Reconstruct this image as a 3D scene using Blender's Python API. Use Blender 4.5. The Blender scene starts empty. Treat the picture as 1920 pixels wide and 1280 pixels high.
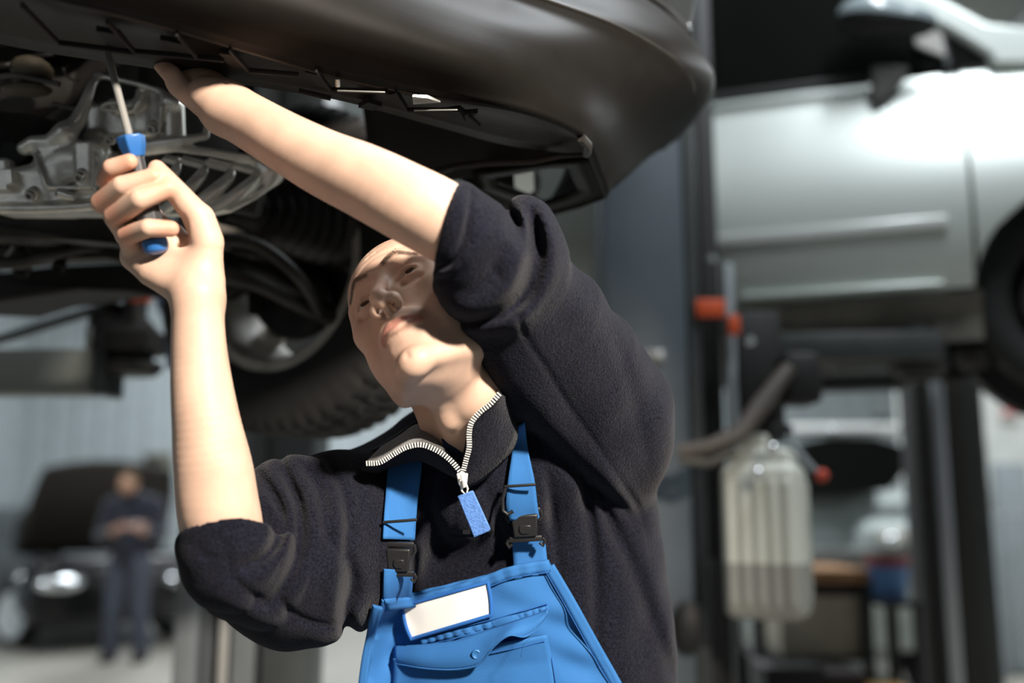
import bpy, bmesh, math, random
import numpy as np
from mathutils import Vector, Matrix
from mathutils.bvhtree import BVHTree

C = bpy.context.scene.collection
SC = bpy.context.scene
random.seed(4)

# ------------------------------------------------------------------ camera, world, light, exposure
FPX = 1867.0
PITCH = math.atan(319.0 / FPX)
CAM_Z = 1.34
CAM = np.array([0.0, 0.0, CAM_Z])
RIGHT = np.array([1.0, 0.0, 0.0])
FWD = np.array([0.0, math.cos(PITCH), math.sin(PITCH)])
UP = np.array([0.0, -math.sin(PITCH), math.cos(PITCH)])

cd = bpy.data.cameras.new('camera')
cam = bpy.data.objects.new('camera', cd)
C.objects.link(cam)
cd.sensor_width = 36.0
cd.lens = 36.0 * FPX / 1920.0
cam.location = (0, 0, CAM_Z)
cam.rotation_euler = (math.pi / 2 + PITCH, 0, 0)
cd.clip_start = 0.02
cd.dof.use_dof = True
cd.dof.focus_distance = 1.13
cd.dof.aperture_fstop = 1.55
SC.camera = cam

SC.view_settings.view_transform = 'Standard'
SC.view_settings.look = 'None'
SC.view_settings.gamma = 1.0
SC.view_settings.use_curve_mapping = False
SC.view_settings.exposure = 0.0

w = bpy.data.worlds.new('world'); SC.world = w
w.use_nodes = True
bg = w.node_tree.nodes['Background']
bg.inputs[0].default_value = (0.80, 0.90, 1.0, 1)
bg.inputs[1].default_value = 0.06

def area(name, loc, target, sx, sy, power, col):
    d = bpy.data.lights.new(name, 'AREA')
    d.shape = 'RECTANGLE'; d.size = sx; d.size_y = sy
    d.energy = power; d.color = col
    o = bpy.data.objects.new(name, d); C.objects.link(o)
    o.location = loc
    v = Vector(target) - Vector(loc)
    o.rotation_euler = v.to_track_quat('-Z', 'Y').to_euler()
    return o

# warm work lamp: a spot at the front, above the photographer
wd = bpy.data.lights.new('work_lamp', 'SPOT')
wd.energy = 1330; wd.color = (1.0, 0.90, 0.78); wd.shadow_soft_size = 0.13
wd.spot_size = math.radians(48); wd.spot_blend = 0.6
wlamp = bpy.data.objects.new('work_lamp', wd); C.objects.link(wlamp)
wlamp.location = (1.5, -1.2, 2.88)
wlamp.rotation_euler = (Vector((-0.12, 1.05, 1.55)) - Vector((1.5, -1.2, 2.88))).to_track_quat('-Z', 'Y').to_euler()
# cool hall lamps under the roof
LAMPS = ((-3.4, 11.8), (1.2, 10.2), (4.2, 6.4), (-4.4, 7.0), (1.5, 1.75), (0.9, 6.4))
for (lx, ly) in LAMPS:
    area('hall_lamp', (lx, ly, 5.0), (lx, ly, 0), 0.5, 2.2, 150, (0.90, 0.96, 1.0))
# daylight through the open gate behind the photographer
area('gate_daylight', (-3.5, -4.5, 2.2), (0, 2, 1.4), 4.0, 3.0, 16, (0.88, 0.94, 1.0))
# ------------------------------------------------------------------ general helpers
def PC(px, py, d):                      # a pixel of the photograph at optical depth d -> camera-frame metres
    return np.array([(px - 960.0) * d / FPX, (640.0 - py) * d / FPX, d])

def W(p):                               # camera-frame metres -> world
    p = np.asarray(p, float)
    if p.ndim == 1:
        return CAM + p[0] * RIGHT + p[1] * UP + p[2] * FWD
    return CAM + p[:, :1] * RIGHT + p[:, 1:2] * UP + p[:, 2:3] * FWD

def PW(px, py, d):
    return W(PC(px, py, d))

def PZ(px, py, z):                      # the pixel's ray cut at world height z
    r = W(PC(px, py, 1.0)) - CAM
    return CAM + r * ((z - CAM_Z) / r[2])

def PY(px, py, y):                      # the pixel's ray cut at world distance y
    r = W(PC(px, py, 1.0)) - CAM
    return CAM + r * (y / r[1])

def tag(o, label=None, cat=None, group=None, kind=None):
    if label: o['label'] = label
    if cat: o['category'] = cat
    if group: o['group'] = group
    if kind: o['kind'] = kind
    return o

def empty(name, loc=(0, 0, 0), rz=0.0):
    o = bpy.data.objects.new(name, None); C.objects.link(o)
    o.location = loc; o.rotation_euler = (0, 0, rz); o.empty_display_size = 0.1
    return o

def link(name, me, m=None, parent=None):
    o = bpy.data.objects.new(name, me); C.objects.link(o)
    if m is not None:
        me.materials.clear(); me.materials.append(m)
    if parent is not None:
        o.parent = parent
        o.matrix_parent_inverse = parent_matrix(parent).inverted()
    return o

def parent_matrix(o):
    m = o.matrix_basis.copy()
    if o.parent is not None:
        m = parent_matrix(o.parent) @ o.matrix_parent_inverse @ m
    return m

def mesh_np(name, V, F, smooth=True):
    me = bpy.data.meshes.new(name)
    V = np.asarray(V, np.float32); 
    if isinstance(F, np.ndarray) and F.ndim == 2:
        n = F.shape[1]
        me.vertices.add(len(V)); me.vertices.foreach_set('co', V.ravel())
        me.loops.add(F.size); me.loops.foreach_set('vertex_index', F.astype(np.int32).ravel())
        me.polygons.add(len(F))
        me.polygons.foreach_set('loop_start', np.arange(0, F.size, n, dtype=np.int32))
        me.update(calc_edges=True); me.validate()
    else:
        me.from_pydata([tuple(map(float, v)) for v in V], [], [tuple(map(int, f)) for f in F])
    if smooth:
        me.polygons.foreach_set('use_smooth', np.ones(len(me.polygons), bool))
    me.update()
    return me

def smooth_angle(o, deg=35):
    me = o.data
    try:
        me.set_sharp_from_angle(angle=math.radians(deg))
    except Exception:
        pass

class MB:
    """collects shapes into one bmesh; all coordinates are world metres"""
    def __init__(s): s.bm = bmesh.new()
    def box(s, c, size, R=None, bevel=0.0):
        r = bmesh.ops.create_cube(s.bm, size=1.0)
        M = Matrix.Translation(Vector(c)) @ ((R.to_4x4() if R is not None else Matrix.Identity(4))) @ Matrix.Diagonal((*size, 1))
        bmesh.ops.transform(s.bm, matrix=M, verts=r['verts'])
        if bevel:
            es = {e for v in r['verts'] for e in v.link_edges}
            bmesh.ops.bevel(s.bm, geom=list(es), offset=bevel, segments=2, affect='EDGES', profile=0.5)
        return s
    def bar(s, a, b, w, h, up=(0, 0, 1), bevel=0.0):
        a = Vector(a); b = Vector(b); d = (b - a); L = d.length; d.normalize()
        x = d; u = Vector(up); y = u.cross(x)
        if y.length < 1e-4: y = Vector((0, 1, 0)).cross(x)
        y.normalize(); z = x.cross(y)
        R = Matrix((x, y, z)).transposed()
        return s.box((a + b) / 2, (L, w, h), R, bevel)
    def tube(s, pts, rad, n=12, caps=True):
        pts = [Vector(p) for p in pts]
        rad = [float(rad)] * len(pts) if not hasattr(rad, '__len__') else [float(x) for x in rad]
        prev = None; rings = []
        for i, p in enumerate(pts):
            t = (pts[min(i + 1, len(pts) - 1)] - pts[max(i - 1, 0)])
            if t.length < 1e-9: t = Vector((0, 0, 1))
            t.normalize()
            if prev is None:
                a = Vector((0, 0, 1)) if abs(t.z) < 0.9 else Vector((1, 0, 0))
                u = t.cross(a).normalized()
            else:
                u = (prev - t * prev.dot(t)).normalized()
            prev = u; v = t.cross(u)
            rings.append([s.bm.verts.new(p + rad[i] * (math.cos(2 * math.pi * k / n) * u + math.sin(2 * math.pi * k / n) * v)) for k in range(n)])
        for r0, r1 in zip(rings, rings[1:]):
            for k in range(n):
                s.bm.faces.new((r0[k], r0[(k + 1) % n], r1[(k + 1) % n], r1[k]))
        if caps:
            s.bm.faces.new(rings[0][::-1]); s.bm.faces.new(rings[-1])
        return s
    def lathe(s, c, axis, prof, n=32, caps=True):
        """prof: list of (distance along axis, radius)"""
        ax = Vector(axis).normalized(); c = Vector(c)
        prof = [(float(a), float(r)) for a, r in prof]; pts = [c + ax * a for a, r in prof]
        u = ax.cross(Vector((0, 0, 1)) if abs(ax.z) < 0.9 else Vector((1, 0, 0))).normalized(); v = ax.cross(u)
        rings = []
        for p, (a, r) in zip(pts, prof):
            rings.append([s.bm.verts.new(p + max(r, 1e-5) * (math.cos(2 * math.pi * k / n) * u + math.sin(2 * math.pi * k / n) * v)) for k in range(n)])
        for r0, r1 in zip(rings, rings[1:]):
            for k in range(n):
                s.bm.faces.new((r0[k], r0[(k + 1) % n], r1[(k + 1) % n], r1[k]))
        if caps:
            s.bm.faces.new(rings[0][::-1]); s.bm.faces.new(rings[-1])
        return s
    def sphere(s, c, r, R=None, n=16):
        q = bmesh.ops.create_uvsphere(s.bm, u_segments=n, v_segments=max(6, n // 2), radius=1.0)
        r = (r, r, r) if not hasattr(r, '__len__') else r
        M = Matrix.Translation(Vector(c)) @ ((R.to_4x4() if R is not None else Matrix.Identity(4))) @ Matrix.Diagonal((*r, 1))
        bmesh.ops.transform(s.bm, matrix=M, verts=q['verts'])
        return s
    def prism(s, pts, depth):
        """closed outline of world points pushed along the vector depth"""
        d = Vector(depth)
        a = [s.bm.verts.new(Vector(p)) for p in pts]; b = [s.bm.verts.new(Vector(p) + d) for p in pts]
        s.bm.faces.new(a[::-1]); s.bm.faces.new(b)
        for i in range(len(a)):
            j = (i + 1) % len(a)
            s.bm.faces.new((a[i], a[j], b[j], b[i]))
        return s
    def grid(s, G):
        """G[i][j] world points -> open quad sheet"""
        V = [[s.bm.verts.new(Vector(p)) for p in row] for row in G]
        for i in range(len(V) - 1):
            for j in range(len(V[0]) - 1):
                s.bm.faces.new((V[i][j], V[i + 1][j], V[i + 1][j + 1], V[i][j + 1]))
        return s
    def build(s, name, m=None, parent=None, smooth=True, angle=35, solid=0.0, sub=0):
        bmesh.ops.recalc_face_normals(s.bm, faces=s.bm.faces[:])
        me = bpy.data.meshes.new(name); s.bm.to_mesh(me); s.bm.free()
        if smooth:
            me.polygons.foreach_set('use_smooth', np.ones(len(me.polygons), bool))
        o = link(name, me, m, parent)
        if smooth and not sub: smooth_angle(o, angle)
        if solid:
            md = o.modifiers.new('solid', 'SOLIDIFY'); md.thickness = solid; md.offset = 0.0
        if sub:
            md = o.modifiers.new('sub', 'SUBSURF'); md.levels = sub; md.render_levels = sub
        return o

def catmull(pts, n):
    """n points along a smooth curve through pts (rows of any width)"""
    P = np.asarray(pts, float)
    if len(P) == 2:
        t = np.linspace(0, 1, n)[:, None]
        return P[0] * (1 - t) + P[1] * t
    L = np.concatenate([[0], np.cumsum(np.sqrt(np.maximum(np.linalg.norm(np.diff(P, axis=0), axis=1), 1e-9)))])
    m = np.gradient(P, L, axis=0, edge_order=1)
    s = np.linspace(0, L[-1], n); i = np.clip(np.searchsorted(L, s, side='right') - 1, 0, len(P) - 2)
    h = (L[i + 1] - L[i])[:, None]; t = ((s - L[i])[:, None]) / h
    return ((2 * t**3 - 3 * t**2 + 1) * P[i] + (t**3 - 2 * t**2 + t) * h * m[i]
            + (-2 * t**3 + 3 * t**2) * P[i + 1] + (t**3 - t**2) * h * m[i + 1])

def mat(name, base, rough=0.5, metal=0.0, noise=0.0, nscale=8.0, bump=0.0, bscale=60.0, bdist=0.002, sheen=0.0, sss=0.0, coat=0.0, spec=0.5,
        base2=None, emit=None, estr=0.0, trans=0.0, alpha=1.0):
    m = bpy.data.materials.new(name); m.use_nodes = True
    nt = m.node_tree; b = nt.nodes['Principled BSDF']
    b.inputs['Base Color'].default_value = (*base, 1)
    b.inputs['Roughness'].default_value = rough
    b.inputs['Metallic'].default_value = metal
    b.inputs['Specular IOR Level'].default_value = spec
    b.inputs['Coat Weight'].default_value = coat
    b.inputs['Coat Roughness'].default_value = 0.05
    if sheen:
        b.inputs['Sheen Weight'].default_value = sheen; b.inputs['Sheen Roughness'].default_value = 0.5
    if sss:
        b.inputs['Subsurface Weight'].default_value = sss
        b.inputs['Subsurface Radius'].default_value = (1.0, 0.35, 0.2)
        b.inputs['Subsurface Scale'].default_value = 0.006
    if trans: b.inputs['Transmission Weight'].default_value = trans
    if emit is not None:
        b.inputs['Emission Color'].default_value = (*emit, 1); b.inputs['Emission Strength'].default_value = estr
    tc = nt.nodes.new('ShaderNodeTexCoord')
    if noise or base2 is not None:
        n = nt.nodes.new('ShaderNodeTexNoise'); n.inputs['Scale'].default_value = nscale; n.inputs['Detail'].default_value = 5
        nt.links.new(tc.outputs['Object'], n.inputs['Vector'])
        r = nt.nodes.new('ShaderNodeValToRGB')
        b2 = base2 if base2 is not None else tuple(c * (1 - noise) for c in base)
        r.color_ramp.elements[0].color = (*b2, 1); r.color_ramp.elements[1].color = (*base, 1)
        r.color_ramp.elements[0].position = 0.35; r.color_ramp.elements[1].position = 0.65
        nt.links.new(n.outputs[0], r.inputs[0]); nt.links.new(r.outputs[0], b.inputs['Base Color'])
    if bump:
        n = nt.nodes.new('ShaderNodeTexNoise'); n.inputs['Scale'].default_value = bscale; n.inputs['Detail'].default_value = 4
        nt.links.new(tc.outputs['Object'], n.inputs['Vector'])
        bp = nt.nodes.new('ShaderNodeBump'); bp.inputs['Strength'].default_value = bump; bp.inputs['Distance'].default_value = bdist
        nt.links.new(n.outputs[0], bp.inputs['Height']); nt.links.new(bp.outputs[0], b.inputs['Normal'])
    return m

# ------------------------------------------------------------------ implicit-surface sculpting (numpy surface nets on sparse blocks)
class Sculpt:
    def __init__(s): s.ops = []
    def add(s, kind, k, lo, hi, fn): s.ops.append((kind, k, np.asarray(lo, float), np.asarray(hi, float), fn)); return s
    def cap(s, a, b, ra, rb, k=0.01, op='u', flat=None, flat_axis=None):
        a = np.asarray(a, float); b = np.asarray(b, float); r = max(ra, rb)
        def fn(p, a=a.astype(np.float32), b=b.astype(np.float32)):
            ab = b - a; q = p - a
            h = np.clip((q @ ab) / max(float(ab @ ab), 1e-12), 0, 1)
            d = q - h[..., None] * ab
            if flat is not None:
                c = d @ flat_axis.astype(np.float32)
                d = d + (c * (1.0 / flat - 1.0))[..., None] * flat_axis.astype(np.float32)
            return np.sqrt((d * d).sum(-1)) - (ra + (rb - ra) * h)
        return s.add(op, k, np.minimum(a, b) - r, np.maximum(a, b) + r, fn)
    def tube(s, pts, rad, k=0.01, op='u', n=0):
        pts = np.asarray(pts, float); rad = np.broadcast_to(np.asarray(rad, float), (len(pts),))
        if n:
            q = catmull(np.column_stack([pts, rad]), n); pts, rad = q[:, :3], q[:, 3]
        def fn(p):
            out = None
            for a, b, ra, rb in zip(pts[:-1].astype(np.float32), pts[1:].astype(np.float32), rad[:-1], rad[1:]):
                ab = b - a; q = p - a
                h = np.clip((q @ ab) / max(float(ab @ ab), 1e-12), 0, 1)
                d = q - h[..., None] * ab
                v = np.sqrt((d * d).sum(-1)) - (ra + (rb - ra) * h)
                out = v if out is None else np.minimum(out, v)
            return out
        r = rad.max()
        return s.add(op, k, pts.min(0) - r, pts.max(0) + r, fn)
    def ell(s, c, r, R=None, k=0.01, op='u'):
        c = np.asarray(c, float); r = np.asarray(r, float); R = np.eye(3) if R is None else np.asarray(R, float)
        e = np.sqrt(((R * r) ** 2).sum(1))
        def fn(p):
            q = (p - c.astype(np.float32)) @ R.astype(np.float32)
            k0 = np.sqrt(((q / r.astype(np.float32)) ** 2).sum(-1)); k1 = np.sqrt(((q / (r * r).astype(np.float32)) ** 2).sum(-1))
            return k0 * (k0 - 1.0) / np.maximum(k1, 1e-6)
        return s.add(op, k, c - e, c + e, fn)
    def box(s, c, h, R=None, rnd=0.003, k=0.004, op='u'):
        c = np.asarray(c, float); h = np.asarray(h, float); R = np.eye(3) if R is None else np.asarray(R, float)
        e = np.abs(R) @ h
        def fn(p):
            q = np.abs((p - c.astype(np.float32)) @ R.astype(np.float32)) - (h - rnd).astype(np.float32)
            return np.sqrt((np.maximum(q, 0) ** 2).sum(-1)) + np.minimum(q.max(-1), 0) - rnd
        return s.add(op, k, c - e, c + e, fn)
    def field(s, lo, hi, fn):               # adds fn(p) to the distance
        return s.add('f', 0.0, lo, hi, fn)
    @staticmethod
    def _comb(F, v, op, k):
        if op == 'f': return F + v
        if op == 'u':
            if k <= 0: return np.minimum(F, v)
            h = np.clip(0.5 + 0.5 * (F - v) / k, 0, 1); return F + (v - F) * h - k * h * (1 - h)
        v = -v if op == 's' else v          # 's' carve, 'i' intersect
        if k <= 0: return np.maximum(F, v)
        h = np.clip(0.5 - 0.5 * (F - v) / k, 0, 1); return F + (v - F) * h + k * h * (1 - h)
    def _eval(s, P, lo, hi, pad):
        """P[nb,n,3] sample points, lo/hi[nb,3] their boxes"""
        F = np.full(P.shape[:2], 0.5, np.float32)
        for op, k, a, b, fn in s.ops:
            m = k * 1.8 + pad + 0.004 * (k > 0)
            idx = np.nonzero(((lo <= b + m) & (hi >= a - m)).all(1))[0]
            if len(idx) == 0: continue
            F[idx] = s._comb(F[idx], fn(P[idx]).astype(np.float32), op, k)
        return F
    def mesh(s, h, relax=1, slack=0.0):
        B = 8; bs = B * h
        us = [o for o in s.ops if o[0] == 'u']
        lo = np.min([o[2] for o in us], 0) - 3 * h; hi = np.max([o[3] for o in us], 0) + 3 * h
        nb = np.ceil((hi - lo) / bs).astype(int)
        # coarse pass on super blocks of 4, then on blocks
        def centres(idx, size): return lo + (idx + 0.5) * size
        def active(idx, size):
            out = []
            for q in range(0, len(idx), 400000):
                c = centres(idx[q:q + 400000], size)
                F = s._eval(c[:, None, :].astype(np.float32), c, c, size * 1.6)[:, 0]
                out.append(np.abs(F) < size * 1.25 + slack)
            return idx[np.concatenate(out)]
        n4 = np.ceil(nb / 4).astype(int)
        g = np.stack(np.meshgrid(*[np.arange(n) for n in n4], indexing='ij'), -1).reshape(-1, 3)
        g = active(g, bs * 4)
        sub = np.stack(np.meshgrid(range(4), range(4), range(4), indexing='ij'), -1).reshape(-1, 3)
        g = (g[:, None, :] * 4 + sub[None]).reshape(-1, 3)
        g = active(g, bs)
        o9 = np.stack(np.meshgrid(range(B + 1), range(B + 1), range(B + 1), indexing='ij'), -1).reshape(-1, 3)
        Vs, Ks, edges = [], [], []
        M = (nb * B + 16).astype(np.int64)
        enc = lambda c: (c[:, 0] * M[1] + c[:, 1]) * M[2] + c[:, 2]
        corner = np.array([(i, j, k) for i in (0, 1) for j in (0, 1) for k in (0, 1)])
        E = [(a, b) for a in range(8) for b in range(a + 1, 8) if np.abs(corner[a] - corner[b]).sum() == 1]
        for q in range(0, len(g), 3000):
            gb = g[q:q + 3000]
            base = lo + gb * bs
            P = (base[:, None, :] + o9[None] * h).astype(np.float32)
            F = s._eval(P, base, base + bs, 2.5 * h).reshape(-1, B + 1, B + 1, B + 1)
            I = F < 0
            keep = np.nonzero(I.any((1, 2, 3)) & ~I.all((1, 2, 3)))[0]
            if len(keep) == 0: continue
            F = F[keep]; I = I[keep]; gb = gb[keep]
            n = sum(I[:, c[0]:c[0] + B, c[1]:c[1] + B, c[2]:c[2] + B].astype(np.int8) for c in corner)
            b, i, j, k = np.nonzero((n > 0) & (n < 8))
            f = np.stack([F[b, i + c[0], j + c[1], k + c[2]] for c in corner], 1)
            acc = np.zeros((len(b), 3)); cnt = np.zeros(len(b))
            for e0, e1 in E:
                m = (f[:, e0] < 0) != (f[:, e1] < 0)
                t = f[m, e0] / (f[m, e0] - f[m, e1])
                acc[m] += corner[e0] + t[:, None] * (corner[e1] - corner[e0]); cnt[m] += 1
            cell = gb[b].astype(np.int64) * B + np.stack([i, j, k], 1)
            Vs.append(lo + (cell + acc / cnt[:, None]) * h); Ks.append(enc(cell + 1))
            for ax in range(3):
                sl0 = [slice(None)] + [slice(0, B)] * 3; sl1 = list(sl0); sl1[ax + 1] = slice(1, B + 1)
                d = I[tuple(sl0)] != I[tuple(sl1)]
                b, i, j, k = np.nonzero(d)
                pos = I[b, i, j, k]
                edges.append((ax, gb[b].astype(np.int64) * B + np.stack([i, j, k], 1) + 1, pos))
        V = np.concatenate(Vs); K = np.concatenate(Ks)
        order = np.argsort(K); K = K[order]; V = V[order]
        Q = []
        for ax, c, pos in edges:
            u = np.eye(3, dtype=np.int64)[(ax + 1) % 3]; v = np.eye(3, dtype=np.int64)[(ax + 2) % 3]
            ks = [enc(c - u - v), enc(c - v), enc(c), enc(c - u)]
            ids = [np.clip(np.searchsorted(K, x), 0, len(K) - 1) for x in ks]
            ok = np.all([K[a] == x for a, x in zip(ids, ks)], 0)
            q = np.stack(ids, 1)[ok]; p = pos[ok]
            q[~p] = q[~p][:, ::-1]
            Q.append(q)
        Q = np.concatenate(Q)
        a = Q.ravel().astype(np.int64); b = np.roll(Q, -1, 1).ravel().astype(np.int64); n = len(V)
        bd = ~np.isin(a * n + b, b * n + a)             # open edges: close the odd pin-hole
        if bd.any():
            nxt = {int(y): int(x) for x, y in zip(a[bd], b[bd])}; add = []
            while nxt:
                st, cur = next(iter(nxt.items())); loop = [st]; del nxt[st]
                while cur != st and cur in nxt: loop.append(cur); cur = nxt.pop(cur)
                if cur == st and 4 <= len(loop) <= 40 and len(loop) % 2 == 0:
                    if len(loop) == 4: add.append(loop)
                    else:
                        V = np.vstack([V, V[loop].mean(0)]); c_ = len(V) - 1
                        add += [[c_, loop[i], loop[i + 1], loop[(i + 2) % len(loop)]] for i in range(0, len(loop), 2)]
            if add: Q = np.vstack([Q, np.array(add)])
        for _ in range(relax):
            a = np.concatenate([Q[:, i] for i in range(4)]); b = np.concatenate([Q[:, (i + 1) % 4] for i in range(4)])
            cnt = np.bincount(a, minlength=len(V)) + np.bincount(b, minlength=len(V))
            S = np.stack([np.bincount(a, V[b, i], len(V)) + np.bincount(b, V[a, i], len(V)) for i in range(3)], 1)
            V = 0.5 * V + 0.5 * S / np.maximum(cnt, 1)[:, None]
        return V, Q

def rotx(a): c, s = math.cos(a), math.sin(a); return np.array([[1, 0, 0], [0, c, -s], [0, s, c]])
def roty(a): c, s = math.cos(a), math.sin(a); return np.array([[c, 0, s], [0, 1, 0], [-s, 0, c]])
def rotz(a): c, s = math.cos(a), math.sin(a); return np.array([[c, -s, 0], [s, c, 0], [0, 0, 1]])
def axes(x, yhint):
    x = np.asarray(x, float); x = x / np.linalg.norm(x); z = np.cross(x, yhint); z /= np.linalg.norm(z); y = np.cross(z, x)
    return np.stack([x, y, z], 1)

def attr(me, name, vals):
    a = me.attributes.new(name, 'FLOAT', 'POINT'); a.data.foreach_set('value', np.asarray(vals, np.float32))
# ------------------------------------------------------------------ the hall
def wallmat(name, base, scale=5.0):
    return mat(name, base, rough=0.45, noise=0.12, nscale=scale, bump=0.04, bscale=30)
M_CLAD = wallmat('grey_cladding', (0.50, 0.55, 0.57))
M_WHITE = wallmat('white_wall_paint', (0.62, 0.63, 0.60))
M_FLOOR = mat('sealed_floor', (0.46, 0.43, 0.375), rough=0.38, noise=0.25, nscale=1.3, bump=0.03, bscale=40)
M_CEIL = wallmat('grey_roof', (0.42, 0.44, 0.45))
X0, X1, Y0, Y1, ZT = -7.0, 6.4, -6.0, 14.2, 6.2
def struct(name, mb, m, **k):
    o = mb.build(name, m, None, **k); o['kind'] = 'structure'; return o
struct('floor', MB().box(((X0 + X1) / 2, (Y0 + Y1) / 2, -0.05), (X1 - X0 + .4, Y1 - Y0 + .4, 0.1)), M_FLOOR, smooth=False)
ceiling = struct('ceiling', MB().box(((X0 + X1) / 2, (Y0 + Y1) / 2, ZT + 0.05), (X1 - X0 + .4, Y1 - Y0 + .4, 0.1)), M_CEIL, smooth=False)
def cladding(name, a, b_, inward, m, pitch=0.33):
    """corrugated sheet between two floor points, ribs standing proud of the sheet"""
    a, b_, n_ = Vector(a), Vector(b_), Vector(inward); L = (b_ - a).length; d = (b_ - a).normalized()
    w_ = struct(name, MB().bar(a + Vector((0, 0, ZT / 2)) - n_ * 0.05, b_ + Vector((0, 0, ZT / 2)) - n_ * 0.05, 0.1, ZT), m, smooth=False)
    n = int(L / pitch); me = None
    for i in range(n):
        p = a + d * (i + 0.5) * pitch
        if me is None:
            q = MB(); q.bar(Vector((0, 0, 0)), Vector((0, 0, ZT)), 0.06, 0.05, d, 0.012); o = q.build('wall_rib', m, w_, angle=30); me = o.data
        else:
            o = bpy.data.objects.new('wall_rib', me); C.objects.link(o); o.parent = w_
        o.location = p
    return w_
cladding('wall_back', (X0, Y1, 0), (X1, Y1, 0), (0, -1, 0), M_CLAD)
struct('wall_left', MB().box((X0 - 0.05, (Y0 + Y1) / 2, ZT / 2), (0.1, Y1 - Y0, ZT)), M_CLAD, smooth=False)
struct('wall_right', MB().box((X1 + 0.05, (Y0 + Y1) / 2, ZT / 2), (0.1, Y1 - Y0, ZT)), M_WHITE, smooth=False)
struct('wall_front', MB().box((X0 + 2.0, Y0 - 0.05, ZT / 2), (4.0, 0.1, ZT)).box((X1 - 2.0, Y0 - 0.05, ZT / 2), (4.0, 0.1, ZT)).box(((X0 + X1) / 2, Y0 - 0.05, 5.3), (5.5, 0.1, 1.8)), M_CLAD, smooth=False)
# white partition on the right behind the far lift
struct('wall_partition', MB().box((5.0, 9.0, ZT / 2), (3.0, 0.12, ZT)), M_WHITE, smooth=False)
struct('baseboard_back', MB().box(((X0 + X1) / 2, Y1 - 0.06, 0.08), (X1 - X0, 0.06, 0.16)), M_CEIL, smooth=False)
for i, (lx, ly) in enumerate(LAMPS):
    b = MB(); b.box((lx, ly, 5.12), (0.56, 2.3, 0.10), None, 0.02)
    for s_ in (-1, 1): b.tube([(lx, ly + s_ * .8, 5.17), (lx, ly + s_ * .8, ZT)], 0.008, 8)
    b.build('ceiling_lamp', M_CEIL, ceiling)
# ------------------------------------------------------------------ the raised black car under which he works
M_PAINT = mat('black_bumper', (0.0085, 0.0075, 0.0065), rough=0.46, coat=0.0, spec=0.07, noise=0.15, nscale=30, bump=0.03, bscale=500)
M_TRIM = mat('black_plastic', (0.020, 0.0175, 0.0145), rough=0.42, spec=0.3, noise=0.3, nscale=40, bump=0.05, bscale=200)
M_DARK = mat('underbody_black', (0.010, 0.009, 0.009), rough=0.7, noise=0.5, nscale=12, bump=0.2, bscale=60)
M_ALU = mat('cast_aluminium', (0.88, 0.86, 0.80), rough=0.30, metal=0.5, noise=0.35, nscale=25, bump=0.25, bscale=260, bdist=0.0012)
M_ALU_D = mat('dull_casting', (0.14, 0.135, 0.125), rough=0.5, metal=0.5, noise=0.4, nscale=20, bump=0.2, bscale=200, bdist=0.001)
M_BOLT = mat('bolt_steel', (0.50, 0.49, 0.47), rough=0.38, metal=0.9)
M_RUBBER = mat('tyre_rubber', (0.008, 0.0075, 0.007), rough=0.75, noise=0.3, nscale=30, bump=0.15, bscale=150)
M_RIM = mat('dusty_rim', (0.50, 0.46, 0.40), rough=0.5, metal=0.15, noise=0.3, nscale=20)
M_STEEL = mat('dark_steel', (0.050, 0.046, 0.042), rough=0.5, metal=0.4, noise=0.5, nscale=18, bump=0.2, bscale=120)
M_WAX = mat('brown_wax', (0.11, 0.095, 0.065), rough=0.6, noise=0.4, nscale=15)
M_ORANGE = mat('orange_paint', (0.62, 0.085, 0.02), rough=0.5)
M_CLIP = mat('bare_clip', (0.32, 0.32, 0.30), rough=0.3, metal=0.6)
M_LENS = mat('lamp_lens', (0.30, 0.34, 0.32), rough=0.12, coat=0.6, spec=0.8)

ZL = CAM_Z + 0.47
AX = Vector((-0.85, 0.53, 0)).normalized()        # towards the car's tail
LF = Vector((0.53, 0.85, 0)).normalized()         # towards its left flank
car = empty('raised_car', (-1.2, 1.4, ZL))
tag(car, 'raised black car seen from below with its front bumper overhanging the mechanic', 'car')

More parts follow.
